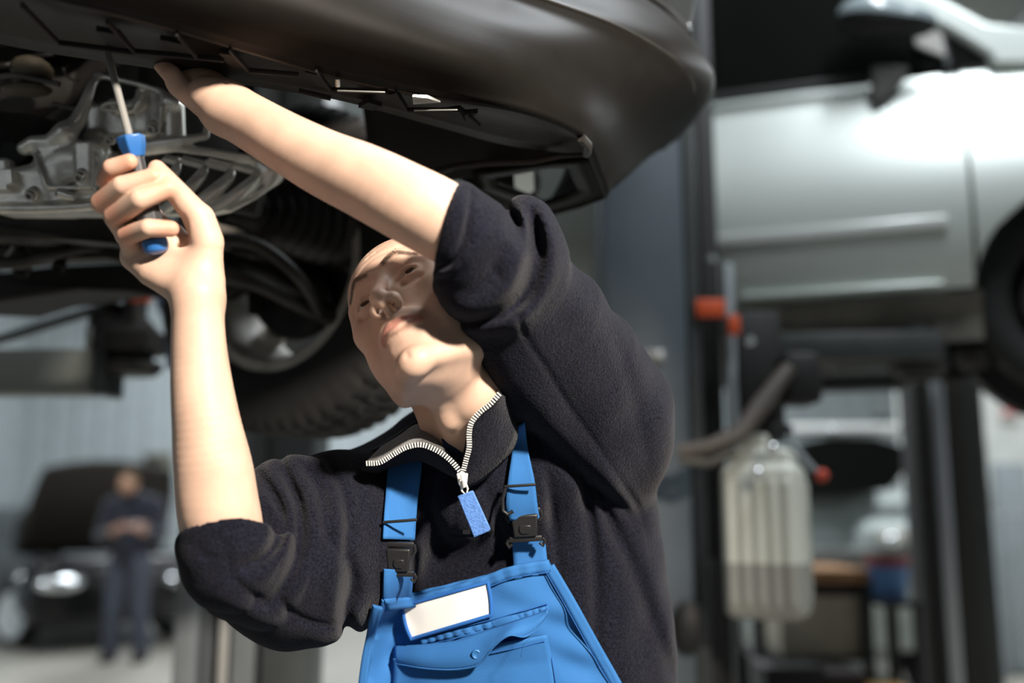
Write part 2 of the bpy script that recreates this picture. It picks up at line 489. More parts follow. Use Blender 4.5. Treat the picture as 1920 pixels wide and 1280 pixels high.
def zc(rows, dz):
    return [PZ(x, y, ZL + dz) for x, y in rows]
base_end = PZ(1030, 400, ZL)
def tail(out, dz, back):                  # points on the flank beside the wheel arch
    return np.array(Vector(base_end) + LF * out + AX * back + Vector((0, 0, dz)))
cur = [
    zc([(-420, -150), (-150, -62), (80, -10), (300, 44), (480, 97), (640, 143), (820, 178), (976, 206), (1060, 238), (1096, 260), (1110, 290), (1124, 330), (1138, 366), (1085, 386)], 0) + [tail(0, 0, 0)],
    zc([(-300, -250), (0, -120), (220, -58), (432, 0), (600, 46), (740, 84), (870, 122), (988, 172), (1080, 212), (1115, 238), (1134, 275), (1148, 315), (1158, 352)], 0.022) + [tail(.03, .022, -.05), tail(.03, .022, .02)],
    zc([(-200, -420), (100, -260), (330, -150), (560, -75), (700, -26), (830, 20), (940, 62), (1050, 112), (1130, 160), (1168, 205), (1184, 245), (1190, 288), (1188, 328)], 0.085) + [tail(.08, .085, -.09), tail(.08, .085, .02)],
    zc([(-80, -560), (220, -360), (460, -220), (680, -120), (800, -68), (880, -34), (962, 0), (1131, 60), (1212, 102), (1262, 140), (1282, 180), (1262, 235), (1226, 294)], 0.165) + [tail(.13, .16, -.12), tail(.12, .165, .02)],
    zc([(-70, -580), (235, -378), (476, -236), (696, -136), (816, -82), (896, -46), (975, -12), (1142, 48), (1224, 90), (1276, 128), (1300, 172), (1278, 228), (1240, 284)], 0.178) + [tail(.15, .178, -.12), tail(.14, .178, .02)],
    zc([(0, -640), (300, -440), (540, -300), (760, -190), (880, -130), (960, -84), (1045, -30), (1200, 34), (1286, 80), (1334, 132), (1342, 165), (1318, 216), (1266, 268)], 0.235) + [tail(.19, .23, -.14), tail(.17, .235, .02)],
    zc([(30, -655), (330, -462), (570, -320), (788, -212), (905, -150), (985, -100), (1068, -48), (1208, 16), (1280, 58), (1318, 104), (1326, 140), (1310, 185), (1270, 230)], 0.270) + [tail(.19, .26, -.15), tail(.17, .27, .02)],
    zc([(60, -672), (360, -482), (600, -340), (815, -232), (930, -170), (1010, -120), (1090, -68), (1210, 0), (1265, 40), (1300, 80), (1306, 112), (1296, 150), (1268, 190)], 0.300) + [tail(.15, .29, -.13), tail(.14, .30, .02)],
]
NU = 90
rows = [catmull(np.array([np.array(p, float) for p in c]), NU) for c in cur]
cols = np.array([catmull(np.array([r[j] for r in rows]), 34) for j in range(NU)])
for _ in range(14):                       # fair the run-out round the corner
    A = (cols[:-2, 1:-1] + cols[2:, 1:-1] + cols[1:-1, :-2] + cols[1:-1, 2:]) / 4
    wgt = np.clip((np.arange(1, NU - 1) - NU * 0.62) / (NU * 0.15), 0, 1)[:, None, None]
    cols[1:-1, 1:-1] = cols[1:-1, 1:-1] * (1 - wgt) + A * wgt
b = MB(); b.grid([[Vector(p) for p in col] for col in cols])
bumper = b.build('front_bumper', M_PAINT, car, angle=70, solid=0.004)
# moulded strip along the widest line
q = rows[5]
b = MB(); b.tube([Vector(p) + Vector((0, 0, 0.004)) for p in rows[4]], 0.0035, 8, caps=True); b.build('bumper_moulding', M_TRIM, bumper)
# headlamp corner above the bumper
hl0 = [PZ(x, y, ZL + 0.315) for x, y in ((1085, -75), (1175, -30), (1236, 8), (1268, 40), (1290, 62))]
hl1 = [PZ(x, y, ZL + 0.46) for x, y in ((1120, -160), (1205, -110), (1258, -70), (1290, -35), (1306, -12))]
b = MB(); b.grid([[Vector(p) * (1 - t) + Vector(q_) * t for t in np.linspace(0, 1, 8)] for p, q_ in zip(catmull(np.array(hl0), 20), catmull(np.array(hl1), 20))])
b.build('headlamp', mat('smoked_lamp', (0.02, 0.02, 0.02), rough=0.15, coat=0.4), car, solid=0.01, angle=60)
b = MB(); b.tube([Vector(p) for p in catmull(np.array(hl0), 24)], 0.006, 8); b.build('headlamp_gasket', M_DARK, car)

# bottom flange of the bumper with ribs, dark gap patches and clips
F_in = zc([(-420, 10), (-150, 50), (80, 95), (300, 128), (478, 160), (621, 183), (720, 208), (839, 241), (950, 270), (1062, 285), (1098, 289)], 0.006)
F_out = rows[0]
fo = zc([(-420, -150), (-150, -62), (80, -10), (300, 44), (480, 97), (640, 143), (740, 164), (850, 184), (976, 206), (1060, 238), (1096, 260)], 0.004)
b = MB(); b.grid([[Vector(p) * (1 - t) + Vector(q_) * t + Vector((0, 0, 0.012 * math.sin(math.pi * t))) for t in np.linspace(0, 1, 8)] for p, q_ in zip(catmull(np.array(fo), 60), catmull(np.array(F_in), 60))])
flange = b.build('bumper_flange', M_TRIM, car, solid=0.004, angle=50)
def poly_at(name, pts, dz, th, m, parent=None):
    b = MB(); b.prism([Vector(PZ(x, y, ZL + dz)) for x, y in pts], Vector((0, 0, th))); return b.build(name, m, parent or car, angle=30)
for pts in (((572, 136), (600, 142), (616, 166), (596, 162)), ((722, 178), (746, 176), (764, 206), (742, 196)), ((672, 202), (690, 192), (716, 200), (700, 208)), ((835, 210), (862, 206), (876, 216), (848, 222)), ((872, 214), (896, 212), (880, 224)),
            ((180, 58), (225, 66), (245, 92), (205, 84)), ((410, 100), (440, 104), (462, 132), (430, 124)), ((300, 75), (345, 84), (362, 104), (318, 96))):
    poly_at('dark_gap_patch', pts, -0.0015, 0.006, M_DARK, flange)  # dark plates that paint the shade of gaps onto the flange
def rib_at(name, a, b_, w_, h_, m, dz=-0.004):
    b = MB(); b.bar(Vector(PZ(*a, ZL + dz)), Vector(PZ(*b_, ZL + dz)), w_, h_, (0, 0, 1), 0.0008); return b.build(name, m, flange, angle=30)
for a, b_ in (((592, 130), (620, 168)), ((742, 172), (764, 208)), ((618, 168), (728, 172)), ((764, 206), (862, 206)), ((560, 170), (620, 184)), ((430, 92), (466, 132)), ((466, 132), (560, 140)), ((330, 62), (370, 108)), ((200, 40), (252, 96)), ((252, 96), (420, 112)), ((40, 8), (110, 80)), ((110, 80), (250, 98)), ((880, 216), (900, 236)), ((860, 206), (872, 226))):
    rib_at('rib', a, b_, 0.0028, 0.006, M_DARK, -0.003)
rib_at('highlight_edge', (632, 170), (722, 173), 0.002, 0.002, M_CLIP, -0.012)  # thin pale bars painting bright highlights along the ribs
rib_at('highlight_edge', (776, 207), (858, 206), 0.002, 0.002, M_CLIP, -0.012)
poly_at('spring_clip', ((773, 181), (802, 184), (826, 192), (775, 196)), -0.006, 0.004, M_CLIP, flange)
b = MB(); b.tube([PZ(633, 148, ZL - .004), PZ(633, 162, ZL - .010)], 0.0028, 10); b.build('drip_screw', M_CLIP, flange)
b = MB(); b.tube([Vector(p) + Vector((0, 0, -0.001)) for p in catmull(np.array(fo), 80)], 0.0035, 8); b.build('lip_bead', M_TRIM, bumper)
# bracket at the corner where lip and splash panel meet
b = MB(); b.tube([PZ(1090, 258, ZL - .002), PZ(1102, 272, ZL - .006), PZ(1100, 288, ZL - .004)], 0.006, 10); b.build('corner_bracket', M_STEEL, bumper)

# splash panel behind the bumper corner, fog lamp in its opening
def ring_panel(name, outer, inner, dz, th, m):
    bm = MB(); o_ = [PZ(x, y, ZL + dz) for x, y in outer]; i_ = [PZ(x, y, ZL + dz) for x, y in inner]
    n = 64
    def closed(P): P = np.array(P + [P[0]]); L = np.concatenate([[0], np.cumsum(np.linalg.norm(np.diff(P, axis=0), axis=1))]); s_ = np.linspace(0, L[-1], n, endpoint=False); return np.stack([np.interp(s_, L, P[:, k]) for k in range(3)], 1)
    a, c = closed(o_), closed(i_)
    g = [[Vector(p) * (1 - t) + Vector(q_) * t for t in (0, .5, 1)] for p, q_ in zip(a, c)]; g.append(g[0])
    bm.grid(g); bmesh.ops.remove_doubles(bm.bm, verts=bm.bm.verts[:], dist=1e-5)
    return bm.build(name, m, car, solid=th, angle=40)
sp = ring_panel('splash_panel', [(1102, 296), (1118, 330), (1131, 366), (1085, 382), (1026, 397), (965, 375), (900, 352), (885, 322), (960, 312), (1035, 302)],
                [(1066, 312), (1072, 330), (1084, 352), (1060, 366), (1020, 378), (975, 360), (930, 345), (925, 330), (975, 322), (1030, 312)], 0.004, 0.006, M_PAINT)
b = MB(); b.tube([PZ(x, y, ZL + .003) for x, y in ((1106, 290), (1122, 330), (1136, 368), (1085, 387), (1030, 402))], 0.0035, 8); b.build('panel_gap', M_DARK, car)
b = MB(); b.tube([PZ(x, y, ZL - .004) for x, y in ((700, 352), (800, 330), (850, 312), (905, 306), (1000, 302), (1050, 292), (1098, 290))], [0.006, 0.006, 0.005, 0.005, 0.005, 0.004, 0.003], 8); b.build('liner_edge', M_TRIM, car)
b = MB(); b.prism([PZ(x, y, ZL + .05) for x, y in ((962, 300), (984, 306), (1000, 322), (1002, 358), (985, 366), (965, 350))], Vector((0, 0, 0.02))); fl = b.build('fog_lamp', M_LENS, car, angle=30)
b = MB(); b.sphere(PZ(940, 335, ZL + 0.09), (0.07, 0.06, 0.06), None, 24); b.build('fog_lamp_housing', M_DARK, car)
# wheel-arch liner: a dark shell above the opening
lin = MB()
for s_ in (0,):
    G = []
    P0 = Vector(PZ(1000, 330, ZL)); 
    for i in range(16):
        t = i / 15
        G.append([Vector(PZ(700 + 400 * t, 360 - 60 * t, ZL + 0.01)) + Vector((0, 0, 0.28 * math.sin(u * math.pi * 0.5))) + (AX * (-0.02) + LF * (-0.12)) * u for u in np.linspace(0, 1, 6)])
    lin.grid(G)
lin.build('arch_liner', M_DARK, car, solid=0.004)

# body above: engine bay box, wing, floor pan
corner = Vector((0.16, 1.46, 0))
def cp(s_, t_, z):                         # s_ towards the tail, t_ towards the right flank
    v = corner + AX * s_ - LF * t_; return Vector((v.x, v.y, z))
RB = Matrix((AX, LF, Vector((0, 0, 1)))).transposed()
bs = Sculpt()
bs.box(np.array(cp(2.0, 0.80, ZL + 0.60)), (1.95, 0.80, 0.30), np.array(RB), 0.12, 0.02)
bs.box(np.array(cp(2.3, 0.80, ZL + 1.05)), (1.15, 0.66, 0.32), np.array(RB), 0.20, 0.10)
for s_ in (0.52, 3.1):
    for t_ in (0.02, 1.58):
        bs.cap(np.array(cp(s_, t_ - .12, ZL + 0.12)), np.array(cp(s_, t_ + .12, ZL + 0.12)), 0.36, 0.36, 0.01, 's')
bv, bq = bs.mesh(0.03, 1)
link('body_shell', mesh_np('body_shell', bv, bq), M_PAINT, car)
b = MB(); b.box(cp(2.55, 0.80, ZL + 0.19), (2.7, 1.40, 0.05), RB, 0.01); b.build('floor_pan', M_DARK, car)
b = MB(); b.box(cp(0.75, 0.82, ZL + 0.36), (1.2, 1.3, 0.04), RB, 0.01); b.build('engine_bay_roof', M_DARK, car)
b = MB(); b.box(cp(1.36, 0.80, ZL + 0.28), (0.04, 1.35, 0.22), RB, 0.01); b.build('bulkhead', M_DARK, car)
b = MB()
b.bar(cp(1.2, 0.16, ZL + .10), cp(3.0, 0.16, ZL + .12), 0.09, 0.12, (0, 0, 1), 0.012); b.build('sill', M_PAINT, car)

# front wheel, seen from its inner side
wc_ = Vector(PW(578, 515, 1.87)); wax = Vector((0.50, 0.866, 0)).normalized()
wheel = empty('front_wheel', wc_); wheel.parent = car; wheel.matrix_parent_inverse = parent_matrix(car).inverted()
u0 = Vector((0, 0, 1)); v0 = wax.cross(u0).normalized()
def tyre(name, centre, axis, R, wd, rin, m, parent, nang=240, treads=58):
    u = Vector((0, 0, 1)); u = (u - axis * u.dot(axis)).normalized(); v = axis.cross(u)
    prof = [(-wd * .36, rin), (-wd * .46, rin + .012), (-wd * .52, rin + (R - rin) * .45), (-wd * .50, rin + (R - rin) * .75), (-wd * .44, R - .010), (-wd * .40, R - .002), (-wd * .20, R), (-wd * .17, R - .006), (-wd * .14, R), (0, R + .001),
            (wd * .14, R), (wd * .17, R - .006), (wd * .20, R), (wd * .40, R - .002), (wd * .44, R - .010), (wd * .50, rin + (R - rin) * .75), (wd * .52, rin + (R - rin) * .45), (wd * .46, rin + .012), (wd * .36, rin)]
    V, Fq = [], []
    for k in range(nang):
        a = 2 * math.pi * k / nang
        for j, (x, r) in enumerate(prof):
            ph = (a * treads / (2 * math.pi) + (0.35 if x < 0 else 0.0) + abs(x) / wd * 1.1) % 1.0
            if 4 <= j <= 14 and ph < 0.22: r = r - (0.007 if 5 <= j <= 13 else 0.004)
            V.append(centre + axis * x + r * (math.cos(a) * u + math.sin(a) * v))
    n = len(prof)
    for k in range(nang):
        for j in range(n - 1):
            Fq.append((k * n + j, k * n + j + 1, ((k + 1) % nang) * n + j + 1, ((k + 1) % nang) * n + j))
    me = mesh_np(name, np.array([list(p) for p in V]), np.array(Fq)); o = link(name, me, m, parent); smooth_angle(o, 40); return o
tyre('tyre', wc_, wax, 0.305, 0.20, 0.185, M_RUBBER, wheel)
b = MB(); b.lathe(wc_, wax, [(-0.082, 0.198), (-0.086, 0.196), (-0.086, 0.178), (-0.078, 0.172), (-0.04, 0.166), (0.05, 0.160), (0.078, 0.172), (0.086, 0.19), (0.082, 0.198)], 72, caps=False)
b.build('rim_barrel', M_RIM, wheel, solid=0.004)
b = MB(); b.lathe(wc_, wax, [(0.035, 0.001), (0.03, 0.05), (0.03, 0.062), (0.06, 0.062), (0.065, 0.05), (0.06, 0.001)], 32); b.build('wheel_hub', M_STEEL, wheel)
for k in range(5):
    a = 2 * math.pi * (k + 0.28) / 5; dr = u0 * math.cos(a) + v0 * math.sin(a)
    b = MB(); b.bar(wc_ + wax * 0.05 + dr * 0.05, wc_ + wax * 0.062 + dr * 0.172, 0.050, 0.022, wax, 0.006); b.build('spoke', M_RIM, wheel, angle=30)
b = MB(); b.lathe(wc_, wax, [(-0.030, 0.03), (-0.030, 0.122), (-0.018, 0.128), (-0.010, 0.122), (-0.010, 0.03)], 48); b.build('brake_disc', M_STEEL, wheel)
sup = Sculpt()
sup.tube([wc_ - wax * .02 + Vector((0, 0, .02)), wc_ - wax * .07 + Vector((0, 0, .11)), wc_ - wax * .12 + Vector((0, 0, .26))], [.05, .035, .03], .03)
sup.tube([wc_ - wax * .02, wc_ - wax * .06 + v0 * .07 + Vector((0, 0, -.05)), wc_ - wax * .07 + v0 * .10 + Vector((0, 0, -.09))], [.045, .03, .018], .03)
sup.tube([wc_ - wax * .02, wc_ - wax * .05 - v0 * .10, wc_ - wax * .07 - v0 * .13 + Vector((0, 0, -.03))], [.045, .03, .02], .02)
sv, sq = sup.mesh(0.006, 1); link('hub_carrier', mesh_np('hub_carrier', sv, sq), M_STEEL, car)
b = MB(); b.prism([wc_ - wax * .03 + v0 * a + Vector((0, 0, c)) for a, c in ((-.13, .03), (-.06, .03), (-.05, -.07), (-.12, -.07))], wax * 0.05); b.build('brake_calliper', M_STEEL, car)

# drive shaft with bellows
d0 = Vector(PW(415, 395, 1.62)); d1 = Vector(PW(640, 425, 1.78))
dx = (d1 - d0).normalized(); Ld = (d1 - d0).length
pr = [(0, .022)]
for k in range(8):
    x = 0.05 + k * 0.021; r = 0.035 + 0.0052 * k
    pr += [(x, r - .008), (x + .0105, r + .006)]
pr += [(0.225, .085), (0.25, .088), (0.28, .075), (Ld + .05, .045)]
b = MB(); b.lathe(d0, dx, pr, 40); b.build('shaft_bellows', mat('bellows_rubber', (0.014, 0.013, 0.012), rough=0.42), car, angle=60)
b = MB(); b.tube([d0 - dx * 0.25, d0 + dx * .02], 0.016, 16); b.build('drive_shaft', M_STEEL, car)
def pipe(name, rows, m, n=0, seg=14):
    q = np.array(rows, float)
    if n: q = catmull(q, n)
    b = MB(); b.tube([PW(*r[:3]) for r in q], [r[3] * r[2] / FPX for r in q], seg); return b.build(name, m, car, angle=50)
# wishbone, track rod, anti-roll bar
ca = Sculpt()
def tp(rows): r = np.array(rows, float); return [PW(*q_[:3]) for q_ in r], list(r[:, 3] * r[:, 2] / FPX)
for rows_ in ([(420, 512, 1.62, 22), (480, 530, 1.64, 17), (560, 570, 1.68, 15), (640, 600, 1.73, 20)], [(380, 470, 1.85, 20), (520, 520, 1.78, 13), (640, 600, 1.73, 18)]):
    p, r = tp(rows_); ca.tube(p, r, .02, 'u', 16)
cv, cq = ca.mesh(0.004, 1); link('wishbone', mesh_np('wishbone', cv, cq), M_STEEL, car)
pipe('track_rod', [(430, 470, 1.72, 9), (560, 480, 1.78, 9), (660, 500, 1.82, 12)], M_STEEL)
pipe('anti_roll_bar', [(330, 455, 1.55, 13), (470, 455, 1.60, 13), (560, 520, 1.62, 12), (600, 585, 1.68, 10)], M_STEEL, 24)

# engine and gearbox castings
g = Sculpt()
def gt(rows, k=.006, op='u', n=0):
    p, r = tp(rows); g.tube(p, r, k, op, n)
def ge(c, r, k=.01, op='u', R=None): g.ell(PW(*c), r, R, k, op)
VR = np.stack([RIGHT, FWD, UP], 1)                      # view-aligned frame as seen in the picture's left part
def gb(c, h, k=.006, op='u', a=0.0, rnd=.006): g.box(PW(*c), h, VR @ roty(-a), rnd, k, op)
# clutch-side housing with its rounded pocket
gb((140, 318, 1.36), (.036, .05, .028), .010, 'u', .12, .014)
gb((105, 345, 1.36), (.030, .05, .022), .010, 'u', .2, .010)
gb((185, 320, 1.35), (.012, .05, .032), .006, 'u', .02, .004)
gb((60, 360, 1.36), (.045, .05, .024), .012, 'u', -.05, .01)
gb((20, 345, 1.36), (.022, .05, .028), .006, 'u', .0, .006)
gb((100, 385, 1.36), (.080, .05, .012), .012, 'u', .0, .006)
gt([(0, 392, 1.31, 9), (70, 392, 1.31, 9), (150, 388, 1.31, 8), (215, 378, 1.31, 8)], .008)
gt([(182, 288, 1.31, 3), (183, 320, 1.30, 3), (180, 352, 1.30, 3)], .003)
gt([(66, 290, 1.31, 4), (78, 325, 1.30, 4), (88, 350, 1.30, 5), (140, 352, 1.30, 4)], .005)
ge((135, 305, 1.33), (.030, .02, .014), .012)
# collar stub
gt([(178, 262, 1.36, 20), (180, 284, 1.36, 24)], .004); gt([(182, 284, 1.35, 26), (182, 290, 1.35, 26)], .003)
gt([(150, 262, 1.34, 3), (166, 278, 1.33, 3)], .003)
# long bracket
gt([(46, 278, 1.32, 14), (62, 266, 1.32, 12), (95, 268, 1.32, 16), (122, 250, 1.32, 22)], .008)
gt([(122, 252, 1.32, 18), (145, 228, 1.33, 15), (158, 200, 1.34, 12), (172, 160, 1.35, 8), (184, 142, 1.36, 6)], .006)
gt([(70, 285, 1.33, 8), (110, 282, 1.33, 8), (140, 272, 1.33, 7)], .008)
# window frame
gt([(182, 142, 1.36, 5), (225, 150, 1.36, 5), (268, 160, 1.36, 5), (302, 172, 1.36, 6), (312, 188, 1.355, 7), (330, 194, 1.355, 7)], .005)
gt([(268, 168, 1.365, 5), (264, 190, 1.36, 6), (250, 206, 1.36, 6), (232, 212, 1.36, 5)], .006)
gb((235, 232, 1.40), (.045, .03, .026), .010, 'u', .1, .008)
gb((290, 215, 1.40), (.018, .03, .034), .010, 'u', .0, .008)
gt([(215, 199, 1.36, 15), (218, 202, 1.36, 15)], .003)
gt([(324, 195, 1.37, 21), (326, 262, 1.37, 22)], .008)
gt([(304, 200, 1.35, 5), (300, 240, 1.35, 4), (294, 262, 1.35, 4)], .006)
gt([(284, 206, 1.34, 2.5), (302, 238, 1.34, 2.5)], .003)
# sump flange and fins
gt([(250, 275, 1.345, 9), (300, 268, 1.345, 9), (345, 262, 1.345, 8), (386, 256, 1.35, 7), (392, 225, 1.36, 6)], .010)
gt([(255, 288, 1.35, 7), (330, 278, 1.35, 7), (400, 286, 1.36, 8), (470, 300, 1.37, 9), (515, 318, 1.38, 10)], .010)
for rows_ in ([(334, 298, 1.345, 5), (330, 318, 1.335, 9), (316, 340, 1.33, 9), (298, 356, 1.33, 8)],
              [(388, 302, 1.355, 4), (380, 324, 1.345, 10), (358, 350, 1.335, 12), (330, 376, 1.335, 12), (305, 395, 1.34, 11)],
              [(438, 310, 1.37, 4), (430, 332, 1.36, 10), (405, 356, 1.35, 13), (375, 380, 1.345, 13), (350, 400, 1.345, 11)],
              [(490, 306, 1.385, 5), (482, 330, 1.37, 9), (455, 356, 1.36, 12), (425, 378, 1.355, 12), (392, 396, 1.35, 10)]):
    gt(rows_, .003, 'u', 16)
gt([(300, 398, 1.36, 8), (390, 400, 1.36, 8), (430, 392, 1.36, 8), (475, 368, 1.37, 8), (505, 345, 1.38, 9), (520, 325, 1.39, 10)], .008)
ge((508, 325, 1.385), (.018, .02, .016), .01)
b = MB(); b.box(PW(390, 338, 1.45), (.17, .04, .075), Matrix((VR @ roty(.22)).tolist()), .01); b.build('fin_shade_block', M_STEEL, car)  # dark block painting the shade between the fins
gv, gq = g.mesh(0.0024, 1)
gearbox = link('gearbox_casting', mesh_np('gearbox_casting', gv, gq), M_ALU, car)
# knurled rows on the sump flange
kb = MB()
for (x0, y0, x1, y1, n, L) in ((312, 290, 334, 296, 9, 12), (346, 292, 384, 302, 12, 13), (394, 296, 434, 306, 14, 15), (444, 304, 480, 314, 12, 12), (345, 274, 470, 290, 26, 6)):
    for i in range(n):
        t = i / (n - 1); x = x0 + (x1 - x0) * t; y = y0 + (y1 - y0) * t; d = 1.335 + 0.03 * (x - 312) / 170
        kb.tube([PW(x, y, d), PW(x - 1 - L * .25, y + L * .5, d - .004), PW(x - 2 - L * .7, y + L, d - .002)], 0.0011, 6)
ko = kb.build('cooling_ridges', M_ALU, gearbox); ko['kind'] = 'stuff'
def bolt(px, py, d, r, tilt=(0, 0)):
    c = Vector(PW(px, py, d)); n_ = (-Vector(FWD) - Vector(UP) * 0.45 + Vector(RIGHT) * tilt[0]).normalized(); R_ = r * d / FPX
    b = MB(); b.lathe(c, n_, [(-.012, R_ * 1.35), (.002, R_ * 1.35), (.003, R_ * 1.2)], 20); o = b.build('bolt_boss', M_ALU, gearbox)
    b = MB(); b.lathe(c, n_, [(0, R_), (.008, R_), (.010, R_ * .9), (.010, R_ * .52), (.004, R_ * .45), (.0041, .0001)], 24); b.build('bolt_head', M_BOLT, gearbox, angle=30)
for a in ((287, 240, 1.352, 9), (152, 330, 1.298, 10), (60, 364, 1.300, 9), (114, 360, 1.305, 7), (168, 200, 1.40, 6), (208, 262, 1.33, 7)): bolt(*a)
b = MB(); b.tube([PW(112, 362, 1.298), PW(128, 367, 1.297), PW(140, 370, 1.297)], [.006, .0055, .005], 12); b.build('drain_stub', M_ALU, gearbox)
b = MB(); b.tube([PW(*q_) for q_ in ((191, 200, 1.345), (200, 194, 1.345), (222, 192, 1.345), (240, 198, 1.345), (236, 204, 1.345), (212, 207, 1.345), (194, 205, 1.345), (191, 200, 1.345))], 0.0028, 8, caps=False); b.build('ring_seat', M_ALU, gearbox)
# engine block and dark bits behind
b = MB(); b.box(PW(150, 230, 1.62), (.55, .20, .26), RB, .02); b.build('engine_block', M_STEEL, car)
b = MB(); b.box(PW(60, 175, 1.50), (.26, .06, .07), Matrix(VR.tolist()) @ Matrix.Rotation(-.1, 3, 'Y'), .02); b.build('pump_housing', M_STEEL, car)
b = MB(); b.sphere(PW(60, 132, 1.40), (.028, .03, .018), None, 20); b.sphere(PW(50, 168, 1.40), (.036, .02, .008), None, 20); b.build('oil_filter', M_WAX, car)
pipe('coolant_pipe', [(-40, 148, 1.38, 5), (30, 142, 1.38, 5), (75, 150, 1.38, 5), (112, 158, 1.38, 5)], M_ALU_D, 16)
pipe('coolant_pipe', [(98, 194, 1.40, 4), (122, 200, 1.40, 4), (150, 206, 1.40, 4)], M_ALU_D)
pipe('cable', [(118, 128, 1.40, 2), (124, 140, 1.40, 2), (136, 150, 1.40, 2), (148, 152, 1.40, 2)], M_ALU_D, 12)
b = MB(); b.prism([PW(x, y, d) for x, y, d in ((-60, 202, 1.34), (60, 214, 1.36), (132, 234, 1.38), (120, 258, 1.36), (40, 262, 1.34), (-60, 292, 1.31))], Vector(FWD) * .02); b.build('heat_shield', M_STEEL, car, angle=30)
b = MB(); b.prism([PW(x, y, d) for x, y, d in ((-60, 262, 1.33), (40, 268, 1.33), (62, 286, 1.33), (20, 318, 1.33), (-60, 330, 1.32))], Vector(FWD) * .02); b.build('heat_shield', M_DARK, car, angle=30)
b = MB(); b.prism([PW(x, y, 1.29) for x, y in ((-60, 322), (20, 318), (22, 342), (12, 346), (12, 354), (-60, 356))], Vector(FWD) * .05); b.build('mount_block', M_ALU, car, angle=30)
# wiring loom and hoses in the dark
rng = random.Random(7)
for k in range(9):
    x0, y0 = rng.uniform(0, 160), rng.uniform(60, 130)
    pipe('hose', [(x0 - 60, y0 + rng.uniform(-15, 15), 1.45, rng.uniform(4, 9)), (x0, y0 + rng.uniform(-20, 20), 1.42, rng.uniform(4, 9)), (x0 + 70, y0 + rng.uniform(-20, 30), 1.5, rng.uniform(4, 9)), (x0 + 120, y0 + 40, 1.6, 6)], rng.choice([M_TRIM, M_STEEL, M_DARK]), 16, 10)
# subframe, rails and floor ribs towards the tail
def slab(name, pts, th, m, up=None):
    b = MB(); b.prism([PW(*p) for p in pts], Vector(up if up is not None else FWD) * th); o = b.build(name, m, car, angle=30)
    md = o.modifiers.new('bevel', 'BEVEL'); md.width = 0.006; md.segments = 2; return o
slab('subframe', [(-80, 405, 1.50), (90, 398, 1.50), (230, 405, 1.50), (330, 430, 1.55), (420, 470, 1.6), (420, 500, 1.6), (300, 470, 1.55), (160, 452, 1.5), (-80, 446, 1.5)], .10, M_STEEL)
slab('subframe_rail', [(-80, 470, 1.62), (60, 452, 1.62), (200, 446, 1.62), (330, 470, 1.66), (400, 520, 1.7), (330, 520, 1.68), (200, 486, 1.62), (60, 490, 1.62), (-80, 505, 1.62)], .08, M_STEEL)
slab('cross_beam', [(-80, 520, 1.75), (100, 500, 1.75), (250, 492, 1.75), (330, 520, 1.78), (320, 560, 1.78), (240, 548, 1.76), (150, 545, 1.75), (0, 566, 1.75), (-80, 590, 1.75)], .30, M_DARK)
slab('jacking_rail', [(-80, 560, 1.80), (0, 548, 1.80), (130, 522, 1.80), (150, 540, 1.80), (80, 556, 1.8), (0, 572, 1.80), (-80, 596, 1.80)], .10, M_STEEL)
for (x, y, r) in ((22, 458, 9), (70, 460, 16), (92, 455, 7), (120, 476, 10), (40, 505, 12), (110, 500, 9)):
    b = MB(); b.lathe(PW(x, y, 1.60), -Vector(UP) - Vector(FWD), [(-.01, r * 1.6 / FPX * 1.3), (.004, r * 1.6 / FPX * 1.3), (.006, r * 1.6 / FPX), (.0, r * 1.6 / FPX * .8), (-.004, .0001)], 20); b.build('rubber_bush', M_DARK, car)
pipe('stabiliser_link', [(4, 490, 1.58, 3), (14, 476, 1.58, 3), (24, 462, 1.58, 3)], M_CLIP)
pipe('exhaust_pipe', [(-80, 488, 1.56, 12), (40, 492, 1.56, 12), (100, 476, 1.56, 11), (170, 462, 1.6, 11), (250, 470, 1.7, 11)], M_STEEL, 24)
# ------------------------------------------------------------------ lift posts, the silver car on the second lift, things in the background
M_POST = mat('blue_grey_lift_paint', (0.085, 0.105, 0.125), rough=0.42, noise=0.12, nscale=6)
M_POST_D = mat('dark_lift_paint', (0.040, 0.046, 0.046), rough=0.45, noise=0.2, nscale=8)
M_POST_L = mat('grey_lift_edge', (0.28, 0.31, 0.33), rough=0.4, noise=0.1, nscale=6)
M_BLACK = mat('matt_black', (0.006, 0.006, 0.006), rough=0.6)
M_STRIP = mat('white_cover_strip', (0.34, 0.34, 0.33), rough=0.4)
M_SILVER = mat('silver_paint', (0.66, 0.71, 0.675), rough=0.38, metal=0.45, coat=0.1)
M_GLASS = mat('dark_glass', (0.006, 0.007, 0.006), rough=0.25, coat=0.0, spec=0.12)
M_MIRROR = mat('grey_mirror_cap', (0.26, 0.31, 0.33), rough=0.25, coat=0.5)
M_TANK = mat('milky_plastic', (0.60, 0.62, 0.56), rough=0.5)
M_OIL = mat('oil_behind_plastic', (0.30, 0.30, 0.275), rough=0.45)
M_WOOD = mat('worn_bench_wood', (0.42, 0.22, 0.10), rough=0.6, noise=0.3, nscale=9)
M_BIN = mat('blue_bin_plastic', (0.09, 0.22, 0.50), rough=0.5)
M_CREAM = mat('cream_card', (0.58, 0.53, 0.44), rough=0.8, noise=0.2, nscale=6)
M_BROWN = mat('brown_card', (0.045, 0.035, 0.035), rough=0.8)
M_YELLOW = mat('yellow_ochre', (0.34, 0.20, 0.04), rough=0.7)
M_CAR2 = mat('black_car_paint', (0.003, 0.003, 0.0035), rough=0.3, coat=0.15, spec=0.3)
M_CHROME = mat('bright_lamp', (0.80, 0.84, 0.86), rough=0.16, metal=0.9)
M_ALLOY = mat('alloy_wheel', (0.75, 0.78, 0.80), rough=0.3, metal=0.25)

